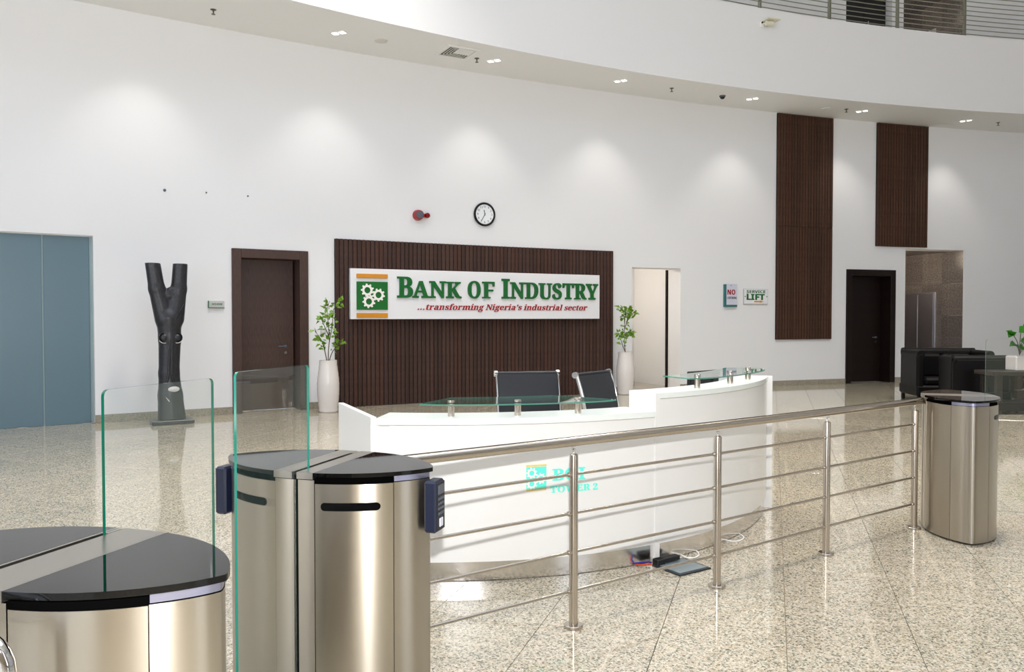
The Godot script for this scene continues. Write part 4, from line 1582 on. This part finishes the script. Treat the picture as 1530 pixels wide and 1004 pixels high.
func nets(caps, lo: Vector3, hi: Vector3, cell: float, k: float):
	var n = Vector3i(((hi - lo) / cell).ceil()) + Vector3i.ONE
	var val := PackedFloat32Array()
	val.resize(n.x * n.y * n.z)
	var i = 0
	for z in n.z:
		for y in n.y:
			for x in n.x:
				var p = lo + Vector3(x, y, z) * cell
				var d = 10.0
				for c in caps:
					var e = cap_dist(p, c)
					var h = clampf(0.5 + 0.5 * (e - d) / k, 0, 1)
					d = lerpf(e, d, h) - k * h * (1 - h)
				d = maxf(d, maxf(p.y - (hi.y - cell * 1.2), (lo.y + cell * 0.5) - p.y))
				val[i] = d
				i += 1
	var vid = {}
	var vs = []
	var at = func(x, y, z): return val[(z * n.y + y) * n.x + x]
	for z in n.z - 1:
		for y in n.y - 1:
			for x in n.x - 1:
				var sum = Vector3()
				var cnt = 0
				var corner = []
				for c in 8:
					corner.append(at.call(x + (c & 1), y + ((c >> 1) & 1), z + ((c >> 2) & 1)))
				for e in [[0, 1], [2, 3], [4, 5], [6, 7], [0, 2], [1, 3], [4, 6], [5, 7], [0, 4], [1, 5], [2, 6], [3, 7]]:
					var a = corner[e[0]]
					var b = corner[e[1]]
					if (a < 0) != (b < 0):
						var f = a / (a - b)
						var pa = Vector3(e[0] & 1, (e[0] >> 1) & 1, (e[0] >> 2) & 1)
						var pb = Vector3(e[1] & 1, (e[1] >> 1) & 1, (e[1] >> 2) & 1)
						sum += pa.lerp(pb, f)
						cnt += 1
				if cnt:
					vid[Vector3i(x, y, z)] = vs.size()
					vs.append(lo + (Vector3(x, y, z) + sum / cnt) * cell)
	var grad = func(p: Vector3):
		var f = func(q):
			var d = 10.0
			for c in caps:
				var e = cap_dist(q, c)
				var h = clampf(0.5 + 0.5 * (e - d) / k, 0, 1)
				d = lerpf(e, d, h) - k * h * (1 - h)
			return maxf(d, maxf(q.y - (hi.y - cell * 1.2), (lo.y + cell * 0.5) - q.y))
		var e = 0.004
		return Vector3(f.call(p + Vector3(e, 0, 0)) - f.call(p - Vector3(e, 0, 0)), f.call(p + Vector3(0, e, 0)) - f.call(p - Vector3(0, e, 0)), f.call(p + Vector3(0, 0, e)) - f.call(p - Vector3(0, 0, e))).normalized()
	var ns = []
	for v in vs:
		ns.append(grad.call(v))
	var st = S()
	for z in range(1, n.z - 1):
		for y in range(1, n.y - 1):
			for x in range(1, n.x - 1):
				var a = at.call(x, y, z)
				for ax in 3:
					var o = Vector3i.ZERO
					o[ax] = 1
					var b = at.call(x + o.x, y + o.y, z + o.z)
					if (a < 0) == (b < 0):
						continue
					var u = Vector3i.ZERO
					u[(ax + 1) % 3] = 1
					var w = Vector3i.ZERO
					w[(ax + 2) % 3] = 1
					var c = Vector3i(x, y, z)
					var q = [c, c - u, c - u - w, c - w]
					var ok = true
					for e in q:
						if not vid.has(e):
							ok = false
					if ok:
						var I = q.map(func(e): return vid[e])
						quad(st, vs[I[0]], vs[I[1]], vs[I[2]], vs[I[3]], ns[I[0]], ns[I[0]], ns[I[1]], ns[I[2]], ns[I[3]])
	return st

# ------------------------------------------------------------------ lounge corner
func club_chair(n, label, cat, at, turn, w, h, m, seats := 1, dep := 0.86):
	var t = thing(n, label, cat, at, turn)
	# faces +z
	var st = S()
	box(st, Vector3(0, 0.22, 0.0), Vector3(w, 0.20, dep), 0.03)
	put("base", st, m, t)
	st = S()
	box(st, Vector3(0, h * 0.5 + 0.06, -dep / 2 + 0.10), Vector3(w - 0.02, h - 0.18, 0.18), 0.05)
	tube(st, [Vector3(-w / 2 + 0.02, h - 0.075, -dep / 2 + 0.10), Vector3(w / 2 - 0.02, h - 0.075, -dep / 2 + 0.10)], 0.085, 16)
	put("backrest", st, m, t)
	for x in [-1, 1]:
		st = S()
		box(st, Vector3(x * (w / 2 - 0.07), h * 0.5 + 0.05, 0.04), Vector3(0.14, h - 0.22, dep - 0.10), 0.04)
		tube(st, [Vector3(x * (w / 2 - 0.07), h - 0.09, -dep / 2 + 0.10), Vector3(x * (w / 2 - 0.07), h - 0.09, dep / 2 - 0.02)], 0.072, 14)
		put("armrest", st, m, t)
	var sw = (w - 0.30) / seats
	for k in seats:
		st = S()
		box(st, Vector3(-w / 2 + 0.15 + sw * (k + 0.5), 0.385, 0.07), Vector3(sw - 0.01, 0.15, dep - 0.22), 0.045)
		put("seat_cushion", st, m, t)
		st = S()
		box(st, Vector3(-w / 2 + 0.15 + sw * (k + 0.5), 0.66, -dep / 2 + 0.235), Vector3(sw - 0.015, 0.44, 0.12), 0.045, Transform3D())
		put("back_cushion", st, m, t)
	for x in [-1, 1]:
		for z in [-1, 1]:
			st = S()
			box(st, Vector3(x * (w / 2 - 0.06), 0.06, z * (dep / 2 - 0.06)), Vector3(0.06, 0.12, 0.06), 0.008)
			put("leg", st, "black_soft", t)
	return t

func lounge():
	club_chair("sofa", "black leather two-seat sofa beside the granite lift passage", "sofa", Vector3(8.16, 0, -15.1), deg_to_rad(-5.0), 1.36, 0.98, "sofa_leather", 2)
	club_chair("armchair", "black leather armchair seen from behind, in front of the sofa", "armchair", Vector3(8.08, 0, -14.02), deg_to_rad(172.0), 0.94, 0.92, "sofa_leather", 1, 0.72)
	club_chair("armchair", "brown leather armchair behind the dark wooden table", "armchair", Vector3(9.42, 0, -14.45), deg_to_rad(-10.0), 0.98, 0.80, "brown_leather")
	var t = thing("coffee_table", "dark wooden table with a lower shelf at the right edge of the lounge", "table", Vector3(8.52, 0, -13.22), 0.0)
	var st = S()
	box(st, Vector3(0, 0.665, 0), Vector3(1.5, 0.075, 0.56), 0.01)
	put("tabletop", st, "table_wood", t)
	for x in [-1, 1]:
		for z in [-1, 1]:
			st = S()
			box(st, Vector3(x * 0.62, 0.314, z * 0.20), Vector3(0.09, 0.628, 0.09), 0.008)
			put("leg", st, "table_wood", t)
	st = S()
	box(st, Vector3(0, 0.13, 0), Vector3(1.36, 0.14, 0.50), 0.01)
	put("shelf", st, "door_dark", t)
	# potted plant
	t = thing("flower_pot", "white square planter standing on the dark wooden table", "pot", Vector3(8.36, 0.7025, -13.22), deg_to_rad(10.0))
	st = S()
	var P = Transform3D()
	box(st, Vector3(0, 0.12, 0), Vector3(0.33, 0.24, 0.24), 0.015)
	put("body", st, "vase", t)
	st = S()
	box(st, Vector3(0, 0.243, 0), Vector3(0.29, 0.012, 0.20), 0.004)
	put("filling", st, "pebble", t)
	t = thing("potted_plant", "broad-leaved green plant growing in the white planter", "plant", Vector3(8.36, 0.951, -13.22))
	var r = RandomNumberGenerator.new()
	r.seed = 5
	st = S()
	for q in [Vector3(-0.12, 0.34, 0.02), Vector3(0.02, 0.40, 0.0), Vector3(-0.10, 0.18, 0.05), Vector3(0.11, 0.26, 0.03), Vector3(0.0, 0.24, 0.08), Vector3(0.14, 0.14, 0.02), Vector3(-0.03, 0.12, 0.09)]:
		tube(st, curve([Vector3.ZERO, q * Vector3(0.3, 0.6, 0.3), q], 6), 0.006, 5)
		var lf = S()
		var d = Vector3(q.x * 2 + 0.02, 0.05, q.z * 2 + 0.06).normalized()
		for k in 3:
			var dd = (d + Vector3(r.randf_range(-0.6, 0.6), r.randf_range(-0.2, 0.5), r.randf_range(-0.3, 0.3))).normalized()
			leaf(lf, q - dd * 0.04, dd, 0.19, 0.15, r)
		put("leaf", lf, "leaf_broad", t)
	put("stem", st, "stem", t)

# ------------------------------------------------------------------ steel barrier rail
func railing():
	var P = [Vector3(0.316, 0, -4.094), Vector3(1.210, 0, -4.705), Vector3(2.104, 0, -5.345), Vector3(3.022, 0, -6.002)]
	var t = thing("barrier_rail", "long stainless steel barrier rail with four posts in front of the desk", "railing")
	var d = (P[3] - P[0]).normalized()
	var a = Vector3(-0.60, 0, -3.462)
	var b = Vector3(3.112, 0, -6.075)
	# handrail with a grooved top
	var st = S()
	var prof := PackedVector2Array()
	for k in 33:
		var an = deg_to_rad(90.0 + 22.0) + deg_to_rad(316.0) * k / 32.0
		prof.append(Vector2(cos(an), sin(an)) * 0.0255)
	prof.append(Vector2(0.0092, 0.010))
	prof.append(Vector2(-0.0092, 0.010))
	var line = [a, P[0], P[1], P[2], P[3], b]
	for k in line.size() - 1:
		var z = (line[k + 1] - line[k]).normalized()
		var x = Vector3.UP.cross(z).normalized()
		var T = Transform3D(Basis(x, Vector3.UP, z), line[k] + Vector3(0, 0.958, 0))
		prism(st, prof, -0.0004, line[k].distance_to(line[k + 1]) + 0.0004, T, true, true, true)
	put("handrail", st, "steel_tube", t, "grooved steel handrail")
	for p in P:
		st = S()
		lathe(st, [Vector2(0.0, 0.012), Vector2(0.0225, 0.012), Vector2(0.0225, 0.885), Vector2(0.021, 0.892), Vector2(0.012, 0.897), Vector2(0.0, 0.897)], 28, Transform3D(Basis(), p))
		var post = put("post", st, "steel_tube", t)
		st = S()
		lathe(st, [Vector2(0.0, 0.001), Vector2(0.05, 0.001), Vector2(0.05, 0.014), Vector2(0.047, 0.017), Vector2(0.024, 0.018), Vector2(0.023, 0.03)], 28, Transform3D(Basis(), p))
		put("base_flange", st, "steel_tube", post)
		st = S()
		lathe(st, [Vector2(0.010, 0.894), Vector2(0.007, 0.902), Vector2(0.007, 0.912), Vector2(0.012, 0.918), Vector2(0.007, 0.924), Vector2(0.008, 0.935), Vector2(0.016, 0.937)], 14, Transform3D(Basis(), p))
		put("top_pin", st, "chrome", post)
		for y in [0.19, 0.39, 0.59, 0.79]:
			st = S()
			var c = p + Vector3(0, y, 0)
			tube(st, [c - d * 0.036, c - d * 0.018], 0.013, 12)
			put("rod_collar", st, "steel_tube", post)
	for y in [0.19, 0.39, 0.59, 0.79]:
		st = S()
		var o = Vector3(0, y, 0)
		tube(st, [Vector3(-0.40, 0, -3.59) + o, P[0] + o, P[1] + o, P[2] + o, P[3] + o, P[3] + d * 0.03 + o], 0.008, 10)
		put("rod", st, "steel_tube", t)
	# short polished tube barrier near the viewer
	t = thing("tube_barrier", "polished bent steel tube at the bottom left corner", "railing")
	st = S()
	var pts = [Vector3(-1.018, 0.01, -1.60), Vector3(-1.018, 0.88, -1.60)]
	for k in 7:
		var an = PI / 2 * k / 6.0
		pts.append(Vector3(-1.018 - 0.07 * (1 - cos(an)), 0.885 + 0.07 * sin(an), -1.60))
	pts.append(Vector3(-1.75, 0.955, -1.60))
	for k in 7:
		var an = PI / 2 * k / 6.0
		pts.append(Vector3(-1.76 - 0.07 * sin(an), 0.885 + 0.07 * cos(an), -1.60))
	pts.append(Vector3(-1.83, 0.01, -1.60))
	tube(st, pts, 0.019, 20)
	put("tube", st, "chrome", t)
	for x in [-1.018, -1.83]:
		st = S()
		lathe(st, [Vector2(0.019, 0.03), Vector2(0.022, 0.014), Vector2(0.05, 0.012), Vector2(0.052, 0.001), Vector2(0, 0.001)], 24, Transform3D(Basis(), Vector3(x, 0, -1.60)))
		put("base_flange", st, "chrome", t)

# ------------------------------------------------------------------ speed-gate cabinets
func lens_v(u, hl, hw) -> float:
	return hw * pow(1.0 - pow(clampf(absf(u) / hl, 0.0, 1.0), 2.3), 0.78)

func lens_line(u0, u1, side, hl, hw, n := 14) -> Array:
	var P = []
	for k in n + 1:
		var u = lerpf(u0, u1, float(k) / n)
		P.append(Vector2(u, side * lens_v(u, hl, hw)))
	return P

func tip_line(u0, sg, hl, hw) -> Array:
	# from (u0, -v) round the rounded tip to (u0, +v)
	var P = []
	for k in 29:
		var f = -1.0 + 2.0 * k / 28.0
		var u = hl - (hl - u0) * pow(absf(f), 2.2)
		P.append(Vector2(sg * u, signf(f) * lens_v(u, hl, hw)))
	return P

func to_poly(P: Array) -> PackedVector2Array:
	return PackedVector2Array(P)

func shell_strip(P: Array, th: float) -> PackedVector2Array:
	# closes an open outline into a thin shell, inwards
	var out := PackedVector2Array()
	var inn = []
	for k in P.size():
		var d = (P[mini(k + 1, P.size() - 1)] - P[maxi(k - 1, 0)]).normalized()
		var nn = Vector2(-d.y, d.x)
		if nn.dot(P[k]) > 0:
			nn = -nn
		inn.append(P[k] + nn * th)
		out.append(P[k])
	inn.reverse()
	for p in inn:
		out.append(p)
	return out

func cabinet(label, at: Vector3, turn, slot_u, glass: Array, readers: Array, pills: Array, edge_m):
	var t = thing("gate_cabinet", label, "turnstile", at, turn, "speed gate cabinets")
	var UP = Transform3D(Basis(Vector3(1, 0, 0), -PI / 2), Vector3.ZERO)   # XY of the outline -> XZ, extruded upwards; outline y is local -z
	var hl = 0.455
	var hw = 0.238
	var cu = 0.36
	var sw = 0.085
	# dark core
	var st = S()
	var core = lens_line(-hl + 0.012, hl - 0.012, -1, hl - 0.012, hw - 0.008, 40)
	var cb = lens_line(hl - 0.012, -hl + 0.012, 1, hl - 0.012, hw - 0.008, 40)
	for k in range(1, cb.size() - 1):
		core.append(cb[k])
	prism(st, to_poly(core), 0.005, 0.992, UP, true, true, true)
	put("core", st, "black_void", t)
	# caps round the tips
	for sg in [-1, 1]:
		st = S()
		prism(st, shell_strip(tip_line(cu, sg, hl, hw), 0.003), 0.012, 0.968, UP, true, true, true)
		put("end_cap", st, "steel", t)
		st = S()
		prism(st, shell_strip(tip_line(cu, sg, hl - 0.002, hw - 0.002), 0.003), 0.971, 0.992, UP, true, true, true)
		put("rim", st, "rim_steel", t)
	for sd in [-1, 1]:
		for q in [[-cu + 0.002, -sw - 0.002], [sw + 0.002, cu - 0.002]]:
			st = S()
			prism(st, shell_strip(lens_line(q[0], q[1], sd, hl, hw), 0.003), 0.012, 0.966, UP, true, true, true)
			put("side_panel", st, "steel", t)
		for q in [[-sw, slot_u - 0.010], [slot_u + 0.010, sw]]:
			st = S()
			prism(st, shell_strip(lens_line(q[0], q[1], sd, hl, hw + 0.002, 4), 0.003), 0.012, 0.980, UP, true, true, true)
			put("slot_column", st, "steel", t)
	# slots in the side panels
	for p in pills:
		st = S()
		var um = p[0]
		var hlen = 0.105
		var n = 48
		for k in n:
			var q = []
			for e in [k, k + 1]:
				var f = -1.0 + 2.0 * e / n
				f = signf(f) * (1.0 - pow(1.0 - absf(f), 1.6))
				var u = um + f * hlen
				var hh = 0.0155 * sqrt(maxf(0.0, 1.0 - pow(maxf(0.0, (absf(f) - 0.86) / 0.14), 2)))
				var v = p[1] * (lens_v(u, hl, hw) + 0.0012)
				q.append([Vector3(u, 0.881 - hh, -v), Vector3(u, 0.881 + hh, -v)])
			quad(st, q[0][0], q[1][0], q[1][1], q[0][1], Vector3(0, 0, -p[1]))
		put("sensor_window", st, "window_black", t)
	# lid: two black glass halves and a steel strip with a slot
	var HL = 0.468
	var HW = 0.25
	for sg in [-1, 1]:
		st = S()
		prism(st, to_poly(tip_line(sw + 0.001, sg, HL, HW)), 0.994, CAB, UP, true, true, true)
		put("glass_lid", st, "black_glass", t, "black glass lid")
	for q in [[-sw, slot_u - 0.010], [slot_u + 0.010, sw]]:
		st = S()
		var o = lens_line(q[0], q[1], -1, HL, HW, 4)
		o.append_array(lens_line(q[1], q[0], 1, HL, HW, 4))
		prism(st, to_poly(o), 0.985, CAB, UP, true, true, false)
		put("top_strip", st, "steel_plate", t)
	st = S()
	box(st, Vector3(slot_u, 0.99, 0), Vector3(0.02, 0.012, 2 * HW - 0.02))
	put("slot_liner", st, "black_void", t)
	st = S()
	for e in [1]:
		box(st, Vector3(slot_u, 1.002, -glass[4] * (HW - 0.035)), Vector3(0.0142, 0.016, 0.05))
	put("slot_end", st, "steel_plate", t)
	# glass wing
	if glass.size():
		var v0 = glass[0]
		var v1 = glass[1]
		var y0 = 0.16
		var y1 = glass[2]
		var poly = rounded(v0, y0, v1, y1, 0.018, 5)
		# polygon in (v, y): local z = -v
		var T = Transform3D(Basis(Vector3(0, 0, -1), Vector3(0, 1, 0), Vector3(1, 0, 0)), Vector3(slot_u, 0, 0))
		st = S()
		prism(st, poly, -0.005, 0.005, T, false, true)
		var w = put("glass_wing", st, "glass", t, "clear sliding glass wing")
		st = S()
		prism(st, poly, -0.005, 0.005, T, true, false, true)
		put("glass_edge", st, edge_m, w)
	# card readers on the tips
	for sg in readers:
		st = S()
		var bx = sg * (hl + 0.024)
		box(st, Vector3(bx, 0.865, 0.012), Vector3(0.052, 0.20, 0.088), 0.008)
		var rd = put("card_reader", st, "navy", t, "dark navy card reader")
		st = S()
		box(st, Vector3(bx + sg * 0.0265, 0.865, 0.012), Vector3(0.004, 0.186, 0.074), 0.0015)
		put("face_plate", st, "navy_key", rd)
		st = S()
		box(st, Vector3(bx + sg * 0.029, 0.93, 0.012), Vector3(0.004, 0.036, 0.056), 0.0015)
		put("display", st, "key_grey", rd)
		for r in 4:
			for c in 3:
				st = S()
				box(st, Vector3(bx + sg * 0.029, 0.895 - r * 0.019, 0.012 + (c - 1) * 0.02), Vector3(0.004, 0.011, 0.013), 0.0015)
				put("key", st, "key_grey", rd)
		st = S()
		box(st, Vector3(bx + sg * 0.029, 0.802, 0.012), Vector3(0.005, 0.034, 0.032), 0.002)
		put("finger_pad", st, "lilac", rd)
	return t

func cabinets():
	var th = deg_to_rad(-18.0)
	cabinet("steel gate cabinet with black glass lid at the bottom left corner", Vector3(-1.099, 0, -1.967), th, -0.066, [0.184, 0.63, 1.40, 1, 1], [], [], "glass_edge_dark")
	cabinet("steel gate cabinet with navy card readers at the left end of the barrier rail", Vector3(-0.754, 0, -3.263), th, 0.008, [-0.597, -0.152, 1.411, 1, 1], [-1, 1], [[0.215, -1], [-0.235, -1]], "glass_edge")
	cabinet("steel gate cabinet at the right end of the barrier rail before the lounge", Vector3(3.34, 0, -5.985), th - PI / 2, 0.0, [0.17, 0.66, 1.425, 1, 1], [], [[0.20, 1]], "glass_edge")
